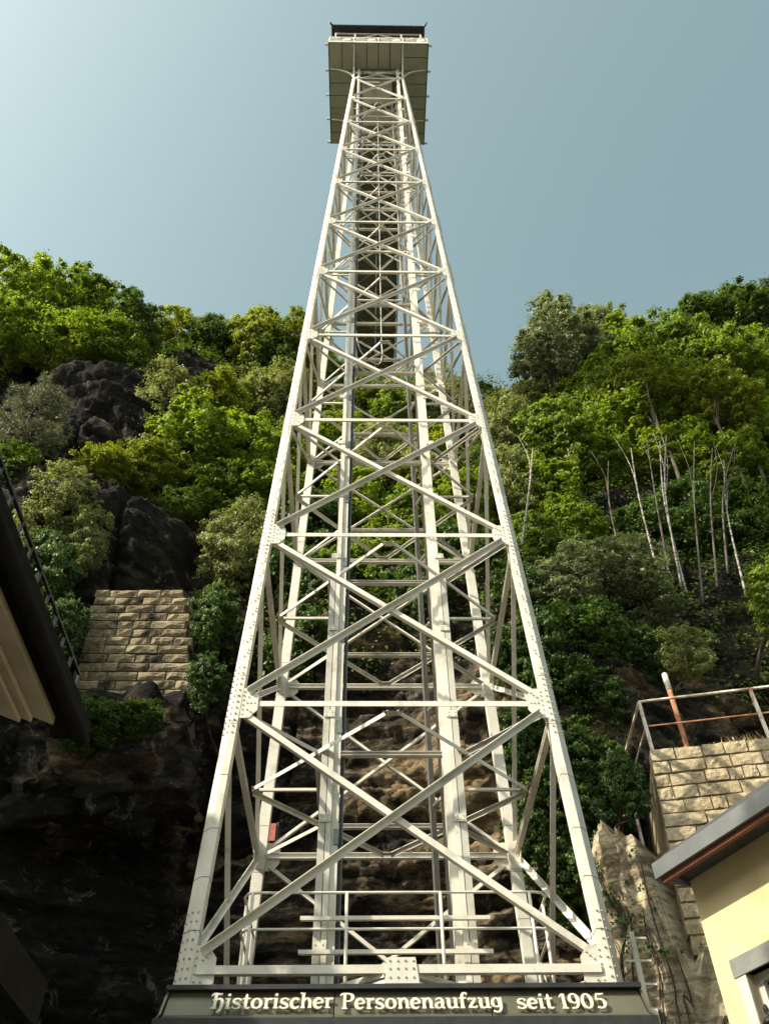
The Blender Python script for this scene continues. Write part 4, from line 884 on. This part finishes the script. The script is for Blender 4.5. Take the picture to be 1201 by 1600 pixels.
V = [(gx - .02, y_b, GZ + .14), (gx - .02, gy1, GZ + .14), (gx - 4.2, gy1 - 1.2, GZ + 3.4), (gx - 4.2, y_b, GZ + 3.4)]; V += [(x, y, z + .12) for x, y, z in V]
rf = obj('roof', V, [(0, 1, 2, 3), (7, 6, 5, 4), (0, 4, 5, 1), (1, 5, 6, 2), (2, 6, 7, 3), (3, 7, 4, 0)], M['tar'], LH)
V = [(gx - 4.2, y_b, GZ + 3.4), (gx - 4.2, gy1 - 1.2, GZ + 3.4), (gx - 8.4, gy1, GZ + .14), (gx - 8.4, y_b, GZ + .14)]; V += [(x, y, z + .12) for x, y, z in V]
obj('roof', V, [(0, 1, 2, 3), (7, 6, 5, 4), (0, 4, 5, 1), (1, 5, 6, 2), (2, 6, 7, 3), (3, 7, 4, 0)], M['slate'], LH)
# snow guard: a ladder-like grid along the eave
d_ = ray(121, 1068); k_ = (gx - .12) / d_[0]; sg = CAM + d_ * k_; sg[2] += .10
SG = MB().bar((gx - .12, y_b, sg[2]), (gx - .12, sg[1], sg[2]), .03, .03).build('snow_guard', M['black'], LH)
MB().bar((gx - .12, y_b, GZ + .32), (gx - .12, sg[1], GZ + .32), .02, .02).build('lower_bar', M['black'], SG)
for y in np.arange(sg[1] - .03, 0, -.31):
    MB().bar((gx - .12, y, GZ + .24), (gx - .12, y, sg[2]), .026, .026, (0, 1, 0)).build('guard_bar', M['black'], SG)
# low canopy of the same house
cp = atZ(30, 1556, 3.0)
MB().box((xc - 1.6, -2, 3.0), (cp[0], cp[1] + .25, 3.12)).build('canopy', M['tar'], LH)
MB().box((cp[0] + .002, -2, 2.94), (cp[0] + .03, cp[1] + .25, 3.14)).build('canopy_fascia', M['tar'], LH)

# ------------------------------------------------------------------ vegetation
def leaves_mesh(name, C, Nrm, size, rnd, mat, elong=1.5, seed=0):
    """one folded rhombic leaf per centre"""
    r = np.random.default_rng(seed); n = len(C)
    Nrm = Nrm / (np.linalg.norm(Nrm, axis=1)[:, None] + 1e-9)
    t = r.normal(size=(n, 3)); t[:, 2] -= .35; t -= Nrm * (t * Nrm).sum(1)[:, None]; t /= np.linalg.norm(t, axis=1)[:, None] + 1e-9
    b = np.cross(Nrm, t); s = (size * r.uniform(.5, 1.4, n))[:, None]
    V = np.empty((n, 4, 3)); V[:, 0] = C - t * s * .5 * elong; V[:, 1] = C + b * s * .5 + Nrm * s * .14; V[:, 2] = C + t * s * .5 * elong - Nrm * s * .1; V[:, 3] = C - b * s * .5 + Nrm * s * .14
    me = bpy.data.meshes.new(name); i = np.arange(n * 4).reshape(n, 4)
    fast(me, V.reshape(-1, 3), i); me.materials.append(mat)
    at = me.attributes.new('rnd', 'FLOAT', 'POINT'); at.data.foreach_set('value', np.repeat(rnd, 4).astype(np.float32))
    return me
def crown_mesh(name, seed, R, H, ncl, nlf, lsize, mat, cl=(.45, .8), flat=.6, top=1.0, hollow=.5):
    """leaf clumps spread through an uneven ellipsoid, centre at origin"""
    r = np.random.default_rng(seed)
    D = r.normal(size=(ncl, 3)); D /= np.linalg.norm(D, axis=1)[:, None]
    rad = hollow + (1 - hollow) * r.random(ncl) ** .6
    lobes = 1 + .46 * fbm(D[:, 0] * 1.7 + seed, D[:, 1] * 1.7, D[:, 2] * 1.7, 3, seed)
    P = D * (rad * lobes)[:, None] * np.array([R, R, H])
    P[:, :2] *= np.where(P[:, 2] > 0, 1 - .25 * top * np.clip(P[:, 2] / H, 0, 1) ** 2, 1)[:, None]
    cr = r.uniform(cl[0], cl[1], ncl); cb = r.normal(0, .16, ncl)
    k = np.repeat(np.arange(ncl), nlf); n = len(k)
    d = r.normal(size=(n, 3)); d /= np.linalg.norm(d, axis=1)[:, None]; d[:, 2] = np.where(d[:, 2] < -.2, -d[:, 2], d[:, 2])
    q = r.random(n) ** .45; q = np.where(r.random(n) < .13, q * r.uniform(1.1, 1.75, n), q)
    C = P[k] + d * (q * cr[k])[:, None] * np.array([1, 1, flat])
    out = unit_rows(P[k] * np.array([1, 1, .8])); nr = d * .7 + out * .45 + np.array([0, 0, .4]) + r.normal(0, .62, (n, 3))
    rnd = np.clip(.5 + cb[k] + r.normal(0, .14, n), 0, 1)
    return leaves_mesh(name, C, nr, lsize, rnd, mat, 1.5, seed), P
def unit_rows(A): return A / (np.linalg.norm(A, axis=1)[:, None] + 1e-9)
def trunk_geo(mb, base, P, R, H, r0, seed, nl=14, lean=.3):
    """tapered trunk from base up into the crown with limbs to clump centres (crown centre at origin)"""
    r = np.random.default_rng(seed); base = np.asarray(base, float); tip = np.array([r.uniform(-.3, .3) * R, r.uniform(-.3, .3) * R, H * .75])
    m1 = base * .55 + np.append(r.normal(0, lean * .5, 2), 0); m2 = np.append(r.normal(0, .2 * R, 2), -H * .35)
    ax = catmull([base, m1, m2, tip], 6); n = len(ax)
    mb.tube(ax, [r0 * (1 - .85 * (i / (n - 1)) ** .9) for i in range(n)], 8)
    order = r.permutation(len(P))[:nl]
    for j in order:
        e = P[j]; i = int(np.clip(n * (.45 + .4 * r.random()), 0, n - 2)); 
        ok = [q for q in range(int(n * .35), n - 1) if ax[q][2] < e[2] + .3]
        i = ok[-1 if r.random() < .5 else r.integers(len(ok))] if ok else int(n * .4)
        s = ax[i]; md = (s + e) / 2 + np.array([0, 0, .12 * np.linalg.norm(e - s)]) + r.normal(0, .15, 3)
        rr = r0 * (1 - .85 * (i / (n - 1))) * .55
        mb.tube(catmull([s, md, e], 4), [max(.012, rr * (1 - .8 * k / 8)) for k in range(9)], 5)
SPEC = {   # species: material, bark, leaf size, prototypes [(R,H,clumps,leaves)]
 'maple': ('leaf_maple', 'bark', .15, [(3.0, 3.6, 430, 72), (3.2, 3.2, 430, 72), (2.8, 4.2, 430, 72)], (.25, .62), .5),
 'yellow': ('leaf_yellow', 'bark', .13, [(2.6, 3.3, 380, 70), (2.8, 3.0, 380, 70)], (.22, .55), .6),
 'oak': ('leaf_oak', 'bark', .135, [(3.0, 3.3, 420, 80), (2.8, 3.6, 420, 80)], (.25, .58), .6),
 'poplar': ('leaf_poplar', 'bark', .12, [(3.0, 3.8, 480, 85)], (.25, .55), .7),
 'birch': ('leaf_birch', 'bark_w', .095, [(2.0, 3.2, 330, 80), (2.3, 2.8, 330, 80)], (.2, .5), .9),
 'ivybush': ('leaf_ivy', 'root', .12, [(2.2, 2.0, 260, 85), (2.0, 2.4, 260, 85)], (.25, .55), .7),
}
PROTO = {}
def protos(sp):
    if sp not in PROTO:
        mt, bk, ls, pr_, cl, fl = SPEC[sp]; PROTO[sp] = []
        for k, (R, H, nc_, nl) in enumerate(pr_):
            me, P = crown_mesh('crown', 31 * len(PROTO) + 7 * k + 3, R, H, nc_, nl, ls, M[mt], cl, fl); PROTO[sp].append((me, P, R, H))
    return PROTO[sp]
tree_n = 0
def hit_slope(px, py):
    d = ray(px, py); t = 17.0
    while t < 90:
        p = CAM + d * t
        if p[2] <= terrZ(p[0], p[1]) and p[1] > 18.5 + off(p[0]): return p
        if p[1] > 33 + off(p[0]): return None
        t += .15
    return None
OWN = {(985, 570): 'tall bright green maple directly beside the grey green poplars', (1060, 560): 'maple reaching the skyline next to the low dark oak', (1135, 590): 'bright maple standing just below the tall dark oak',
 (880, 690): 'green maple between the poplars and the pale birches', (1040, 730): 'spreading maple directly above the bare pale trunks', (1130, 745): 'maple hanging over the bare pale trunks', (945, 740): 'maple between the birches and the bare pale trunks', (935, 620): 'maple tucked under the smaller poplar',
 (55, 492): 'largest bright maple on the cliff top above the beige house', (130, 482): 'maple standing beside the dark oak on the cliff top', (300, 705): 'bright maple spreading over the dark rock above the buttress', (450, 720): 'light green maple touching the tower leg above the buttress',
 (230, 735): 'yellow green tree at the lower edge of the dark ledge', (410, 790): 'low maple between the birch bush and the tower leg', (505, 600): 'yellow green tree seen just beside the footbridge end', (590, 880): 'lowest green tree behind the lift shaft, above the tan rock', (720, 790): 'green tree behind the rear leg of the tower',
 (930, 905): 'largest grey green shrub in the sun above the railing', (1010, 880): 'small grey green shrub at the foot of the bare trunks', (955, 1220): 'dark ivy bush touching the pale outcrop', (780, 1040): 'dark ivy bush right behind the rear tower leg', (935, 1400): 'small dark ivy bush between tower leg and pale outcrop', (990, 1030): 'dark ivy bush behind the steel pole', (820, 1300): 'narrow dark ivy bush behind the station roof'}
def tree(px, py, rx, ry, sp, label, group=None, Yc=None, cat='tree', name=None, toward=.45, trunk=True, base_drop=None, r0=.13):
    """crown centre on the line of sight, set on the slope; rx, ry are crown radii in photo pixels"""
    global tree_n; tree_n += 1
    label = OWN.get((px, py), label)
    if Yc is None:
        h = hit_slope(px, py)
        if h is None: Yc = 29.0 + off(float(atY(px, py, 29)[0]))
        else: Yc = None
    c = atY(px, py, Yc) if Yc is not None else h
    sc_ = depth(c) / F_PX; R = rx * sc_; Hh = ry * sc_ * 1.25
    if Yc is None: c = c - unit(c - CAM) * R * toward; 
    pl = protos(sp); me, P, PR, PH = pl[tree_n % len(pl)]; r = np.random.default_rng(500 + tree_n); a = r.uniform(0, 6.28)
    kx, kz = R / PR, Hh / PH; bz = max(float(terrZ(c[0], c[1] + .6)), 2.0)
    if c[1] + .6 < 18.8 + off(c[0]) or trunk == 'drop': base = np.array([c[0] + .1, float(terrY(c[0], c[2] - Hh * .7)) + .5, c[2] - Hh * .9])
    else: base = np.array([c[0] + r.normal(0, .2), c[1] + .6, bz - .4])
    if c[2] - base[2] < Hh * .5: base[2] = c[2] - Hh * .5
    T = thing(name or {'ivybush': 'bush'}.get(sp, sp.replace('yellow', 'hazel') + '_tree'), label, cat, tuple(base), group)
    A = np.array([[math.cos(a) * kx, -math.sin(a) * kx, 0], [math.sin(a) * kx, math.cos(a) * kx, 0], [0, 0, kz]])
    place('crown', me, T, c, A.tolist())
    mb = MB(); trunk_geo(mb, base - c, (P @ A.T), R, Hh, r0 * (.7 + .15 * R), 900 + tree_n)
    V = [np.asarray(v) + c for v in mb.V]; obj('trunk', V, mb.F, M[SPEC[sp][1]], T, True)
    return T
GL1 = 'maples on the cliff top above the dark ledge'; LB1 = 'bright green maple on the cliff top above the dark rock ledge'
for a in [(55, 492, 80, 75), (130, 482, 52, 60), (205, 510, 46, 56), (10, 535, 70, 58), (110, 540, 70, 45), (170, 548, 60, 45)]: tree(*a, 'maple' if a[0] != 205 else 'oak', LB1 if a[0] != 205 else 'dark green oak at the end of the maples above the dark ledge', GL1 if a[0] != 205 else None, Yc=21.5 + (a[1] < 500) * 1.8)
GL2 = 'trees on the skyline between ledge and tower'
for a in [(270, 530, 42, 52), (398, 540, 46, 62), (462, 535, 42, 55)]: tree(*a, 'yellow', 'yellow green tree on the skyline beside the tower', GL2, Yc=26.5)
for a in [(325, 545, 46, 56), (435, 570, 40, 50)]: tree(*a, 'oak', 'dark green tree on the skyline among yellow green ones', GL2, Yc=27)
LB3 = 'leafy light green tree on the slope above the stone buttress'; GL3 = 'trees on the slope above the buttress'
for a in [(250, 640, 52, 75, 'birch'), (300, 705, 75, 60, 'maple'), (385, 715, 70, 58, 'maple'), (230, 735, 48, 52, 'yellow'), (330, 640, 60, 55, 'yellow'), (430, 630, 60, 55, 'birch'), (450, 720, 50, 65, 'maple'), (410, 790, 70, 45, 'maple'), (350, 775, 60, 40, 'oak')]:
    tree(*a, LB3 if a[4] in ('maple', 'yellow') else {'birch': 'pale small leaved birch on the slope above the buttress', 'oak': 'dark oak on the slope below the maples'}[a[4]], GL3)
tree(365, 870, 58, 80, 'birch', 'pale grey green birch bush beside the stone buttress', toward=.7, r0=.07); tree(330, 965, 36, 45, 'ivybush', 'dark green bush at the right edge of the stone buttress', cat='bush', toward=.9)
tree(90, 800, 55, 70, 'birch', 'loose birch growing in front of the dark rock, above the beige house', toward=.7, r0=.07)
tree(60, 900, 50, 65, 'ivybush', 'green bush hanging over the rock beside the beige house', cat='bush', toward=.8)
tree(145, 1135, 50, 32, 'ivybush', 'dark green shrub growing under the stone buttress', cat='bush', Yc=16.8)
for a in [(165, 735, 42, 36, 'yellow', 'yellow green bush on the rim of the lower dark rock'), (25, 745, 45, 40, 'oak', 'dark green bush under the pine'), (130, 850, 38, 60, 'birch', 'thin birch hanging beside the dark rock above the buttress'), (95, 985, 34, 60, 'ivybush', 'dark bush along the left edge of the stone buttress'), (215, 1128, 45, 22, 'ivybush', 'low dark ivy at the foot of the stone buttress'), (285, 800, 40, 36, 'oak', 'dark green bush above the birch beside the tower'), (215, 600, 42, 40, 'oak', 'dark bush at the end of the rock ledge'), (325, 1060, 26, 40, 'ivybush', 'dark ivy bush at the lower corner of the stone buttress')]:
    tree(*a, cat='bush', toward=.7, r0=.06, Yc=17.0 if a[1] > 950 else None)
for a in [(1100, 835), (1040, 850), (1000, 835), (1150, 800), (1070, 800), (1195, 830)]: tree(*a, 52, 42, 'ivybush' if a[0] != 1195 else 'oak', 'dark leafy bush behind the bare trunks of the right slope', 'bushes behind the bare trunks', cat='bush', toward=.1)
LB4 = 'light green tree on the slope behind the tower'; GL4 = 'trees on the slope behind the tower'
for a in [(505, 600, 45, 60, 'yellow'), (560, 640, 45, 45, 'yellow'), (625, 650, 50, 55, 'maple'), (690, 640, 50, 50, 'birch'), (525, 700, 50, 55, 'maple'), (600, 720, 55, 55, 'birch'), (665, 740, 60, 60, 'yellow'), (560, 790, 55, 50, 'maple'), (640, 820, 60, 50, 'maple'), (500, 830, 55, 60, 'ivybush'), (720, 790, 50, 55, 'maple'), (720, 870, 55, 60, 'ivybush'), (590, 880, 60, 45, 'maple'), (510, 930, 50, 50, 'ivybush'), (650, 930, 55, 50, 'ivybush'), (450, 900, 45, 60, 'ivybush'), (470, 1000, 45, 45, 'ivybush')]:
    tree(*a, LB4 if a[4] in ('yellow', 'maple') else {'birch': 'pale birch on the slope behind the tower', 'ivybush': 'dark green bush low on the slope behind the tower'}[a[4]], GL4 if a[4] != 'ivybush' else 'dark bushes behind the tower', cat='tree' if a[4] != 'ivybush' else 'bush')
LB5 = 'bright green maple on the wooded slope above the retaining wall'; GL5 = 'maples above the retaining wall'
tree(868, 555, 72, 78, 'poplar', 'large grey green poplar with dense rounded crown on the skyline', Yc=26.5, r0=.2); tree(925, 530, 55, 55, 'poplar', 'smaller grey green poplar leaning against the rounded one', Yc=27.5)
tree(1165, 497, 58, 46, 'oak', 'dark oak rising above the maples at the top of the slope', Yc=28.5)
tree(1085, 500, 40, 32, 'oak', 'low dark oak on the skyline between maples and the tall oak', Yc=29)
tree(748, 625, 18, 28, 'oak', 'small dark tree beside the upper footbridge end', Yc=28.5)
for a in [(985, 570, 75, 90), (1060, 560, 65, 70), (1135, 590, 70, 65), (1190, 560, 50, 60), (1000, 660, 85, 70), (1105, 665, 75, 60), (1180, 690, 60, 60), (1040, 730, 75, 50), (1130, 745, 70, 50), (935, 620, 60, 70), (945, 740, 60, 60), (880, 690, 60, 70)]:
    tree(*a, 'maple', LB5, GL5, r0=.12, Yc=(24.5 + (660 - a[1]) * .012 + (1.2 if a[0] > 900 else 0)) if a[1] < 700 else None)
for a in [(1090, 620, 50, 45), (1000, 600, 45, 40), (1150, 640, 45, 40)]: tree(*a, 'yellow', 'yellow green tree among the maples above the retaining wall', 'yellow trees above the wall', Yc=23.5)
for a in [(790, 680, 48, 60), (835, 640, 45, 55), (800, 760, 50, 60)]: tree(*a, 'birch', 'pale birch beside the tower leg on the wooded slope', 'birches beside the tower leg', r0=.08)
for a in [(860, 780, 55, 60), (900, 830, 50, 50), (840, 860, 50, 55)]: tree(*a, 'maple', 'mid green tree low on the slope between tower and retaining wall', 'trees low on the right slope')
for a in [(930, 905, 80, 62), (870, 930, 60, 60), (985, 940, 70, 55), (1010, 880, 45, 40)]: tree(*a, 'poplar', 'grey green leafy shrub on the slope above the railing', 'grey green shrubs above the railing', cat='shrub', toward=.8, r0=.06)
for a in [(800, 940, 45, 70), (840, 1020, 60, 60), (920, 1010, 70, 55), (990, 1030, 50, 45), (870, 1090, 60, 60), (780, 1040, 40, 50), (935, 1110, 50, 60), (830, 1160, 50, 55), (900, 1190, 55, 60), (955, 1220, 35, 55), (860, 1260, 50, 60), (925, 1300, 45, 60), (890, 1370, 45, 60), (935, 1400, 30, 50), (820, 1300, 30, 60)]:
    tree(*a, 'ivybush', 'dark ivy covered bush on the shaded rock beside the tower leg', 'ivy bushes right of the tower', cat='bush', Yc=17.6 if a[1] > 1130 else None, toward=.6)
tree(975, 1222, 30, 40, 'ivybush', 'fern like green bush at the head of the pale outcrop beside the wall', cat='bush', Yc=15.2)
tree(1072, 1025, 42, 38, 'birch', 'light leafy branch bush hanging above the steel pole', cat='bush', Yc=18.2, r0=.05)
tree(1200, 930, 35, 55, 'maple', 'bright green shrub on the slope above the railing end', cat='shrub', Yc=18.5)
tree(1165, 850, 50, 50, 'ivybush', 'dark bush between the bare trunks on the right slope', cat='bush')
# bare leaning stems under the maples
def stem_tree(px0, py0, px1, py1, Y, mt, label, group, r=.07):
    a, b = atY(px0, py0, Y), atY(px1, py1, Y + .8); m1 = (a + b) / 2 + np.array([random.uniform(-.2, .2), 0, 0])
    a[2] -= .8; T = thing('bare_stem', label, 'trunk', tuple(a), group); MB().tube(catmull([a, m1, b], 6), [r * (1 - .6 * k / 12) for k in range(13)], 7).build('trunk', M[mt], T, True)
    e = b + np.array([random.uniform(-.6, .6), .3, random.uniform(.8, 1.4)]); MB().tube(catmull([m1, (m1 + e) / 2 + np.array([.2, 0, 0]), e], 4), [r * .5 * (1 - .6 * k / 8) for k in range(9)], 6).build('limb', M[mt], T, True)
for q in [(1020, 875, 985, 700), (1062, 900, 1030, 690), (1054, 890, 1040, 680), (1087, 915, 1084, 690), (1109, 890, 1112, 700), (1152, 900, 1130, 720), (1035, 870, 1010, 690), (1125, 870, 1145, 700), (965, 860, 950, 720)]: stem_tree(*q, 20.6, 'bark_w' if q[0] % 2 == 0 else 'bark', 'slender bare trunk under the maples above the retaining wall', 'bare pale trunks', .045)
stem_tree(810, 825, 832, 700, 19.6, 'bark_w', 'thin white birch stem beside the tower leg', None, .05)

# pine on the ledge
def pine():
    r = np.random.default_rng(77); c = atY(45, 655, 18.6); s = depth(c) / F_PX; R, H = 78 * s, 92 * s
    base = c + np.array([-.2, .8, -H * 1.15]); T = thing('pine_tree', 'grey green pine growing on the dark rock ledge', 'tree', tuple(base))
    top = c + np.array([.3, 0, H * .8]); ax = catmull([base, base + (c - base) * .5 + np.array([.35, 0, 0]), c, top], 8); n = len(ax)
    mb = MB(); mb.tube(ax, [.13 * (1 - .85 * i / (n - 1)) for i in range(n)], 8); tufts = []
    for k in range(58):
        i = r.integers(int(n * .3), n - 1); a = r.uniform(0, 6.28); L = R * r.uniform(.4, 1.0) * (1.15 - .6 * i / n)
        e = ax[i] + np.array([math.cos(a) * L, math.sin(a) * L, L * r.uniform(.1, .6)]); md = (ax[i] + e) / 2 + np.array([0, 0, -.1]); mb.tube([ax[i], md, e], [.03, .02, .008], 5)
        for t in np.linspace(.35, 1, 9): tufts.append((ax[i] * (1 - t) + e * t + r.normal(0, .11, 3), unit(e - ax[i])))
    mb.build('trunk', M['bark'], T, True)
    C = []; Nn = []
    V = []
    for p, d in tufts:
        for j in range(30):
            dv = unit(d * .5 + r.normal(0, .8, 3) + np.array([0, 0, .3])); q = p + dv * .03; s_ = unit(np.cross(dv, r.normal(size=3))) * .010; L = r.uniform(.09, .17)
            V += [q - s_, q + s_, q + dv * L + s_ * .4, q + dv * L - s_ * .4]
    V = np.array(V) - base; me = bpy.data.meshes.new('needles'); fast(me, V, np.arange(len(V)).reshape(-1, 4)); me.materials.append(M['leaf_pine'])
    at = me.attributes.new('rnd', 'FLOAT', 'POINT'); at.data.foreach_set('value', np.repeat(r.random(len(V) // 4), 4).astype(np.float32)); place('needles', me, T, base)
pine()

# undergrowth on the slope
def undergrowth():
    r = np.random.default_rng(55); n = 6500
    x = r.uniform(-32, 32, n); z = r.uniform(16.5, 49, n); keep = fbm(x * .35, 0, z * .35, 2, 91) > -.25
    keep &= ~((np.abs(x + 11.5) < 5.0) & (np.abs(z - 31.5) < 4.2)) & ~((np.abs(x + 7.6) < 2.8) & (z < 26)) & ~((np.abs(x + 9) < 3) & (z > 20) & (z < 27.5))
    x, z = x[keep], z[keep]; y = terrY(x, z); D = cliff_disp(x, y, z)
    P = np.stack([x, y - D * .85 - .15, z + D * .3 + .1], 1); k = np.repeat(np.arange(len(P)), 34)
    d = r.normal(size=(len(k), 3)); C = P[k] + d * np.array([.42, .28, .32]) * r.uniform(.5, 1.2, len(P))[k][:, None]
    me = leaves_mesh('undergrowth', C, d * .5 + np.array([0, -.5, .8]), np.full(len(k), .10), np.clip(r.normal(.5, .2, len(k)), 0, 1), M['leaf_oak'], 1.5, 5)
    o = bpy.data.objects.new('undergrowth', me); link(o); o['kind'] = 'stuff'; o['label'] = 'low green undergrowth covering the steep slope'
undergrowth()

# ivy stems and leaves on the outcrop
IV = thing('ivy', 'bare ivy stems with few leaves climbing the pale rock outcrop', 'ivy', tuple(OC[0, 110]))
r = np.random.default_rng(8); hh, ww_ = OC.shape[:2]
def on_oc(i, j): i = int(np.clip(i, 0, hh - 1)); j = int(np.clip(j, 0, ww_ - 1)); return OC[i, j]
leafC = []
for k in range(15):
    j = r.uniform(45, 112); q = []; 
    for i in np.linspace(2, hh - 3 - r.uniform(0, 30), 16):
        j += r.normal(0, 1.3); p = on_oc(i, j); q.append(p + np.array([-.045, -.05, 0]))
    rad = r.uniform(.012, .035); MB().tube(catmull(q, 4), [rad * (1.1 - .5 * t / (15 * 4)) for t in range(15 * 4 + 1)], 6).build('stem', M['root'], IV, True)
    leafC += [q[-1 - t] + r.normal(0, .10, 3) for t in range(2) for _ in range(12)]
leafC = np.array(leafC); leafC[:, :2] += np.array([-.08, -.06])
me = leaves_mesh('leaf_cluster', leafC - np.array(IV.location), np.tile([-.4, -.7, .5], (len(leafC), 1)) + r.normal(0, .5, leafC.shape), np.full(len(leafC), .065), r.random(len(leafC)), M['leaf_ivy'], 1.2, 3); lo_ = place('foliage', me, IV, IV.location)

# big tree left of the view that shades the foot of the cliff
def shade_tree(x, y, H, R, Hc, k, label):
    c = np.array([x, y, H - Hc]); me, P, PR, PH = protos('maple')[k]; kx, kz = R / PR, Hc / PH
    T = thing('maple_tree', label, 'tree', (x, y, 0)); A = np.diag([kx, kx, kz]); place('crown', me, T, c, A.tolist())
    mb = MB(); trunk_geo(mb, np.array([0, 0, -c[2]]), P @ A.T, R, Hc, .35, 5 + k); obj('trunk', [np.asarray(v) + c for v in mb.V], mb.F, M['bark'], T, True)
shade_tree(-14.5, 13.5, 20.5, 3.6, 6.0, 0, 'tall broad maple beside the beige house'); shade_tree(-11.0, 9.8, 17, 3.4, 5.5, 1, 'second tall maple nearer the beige house'); shade_tree(-10.8, -.2, 20.0, 2.3, 3.6, 2, 'slim maple behind the roof of the beige house'); shade_tree(-18.5, 11, 23, 4.2, 7, 2, 'tallest maple behind the beige house')
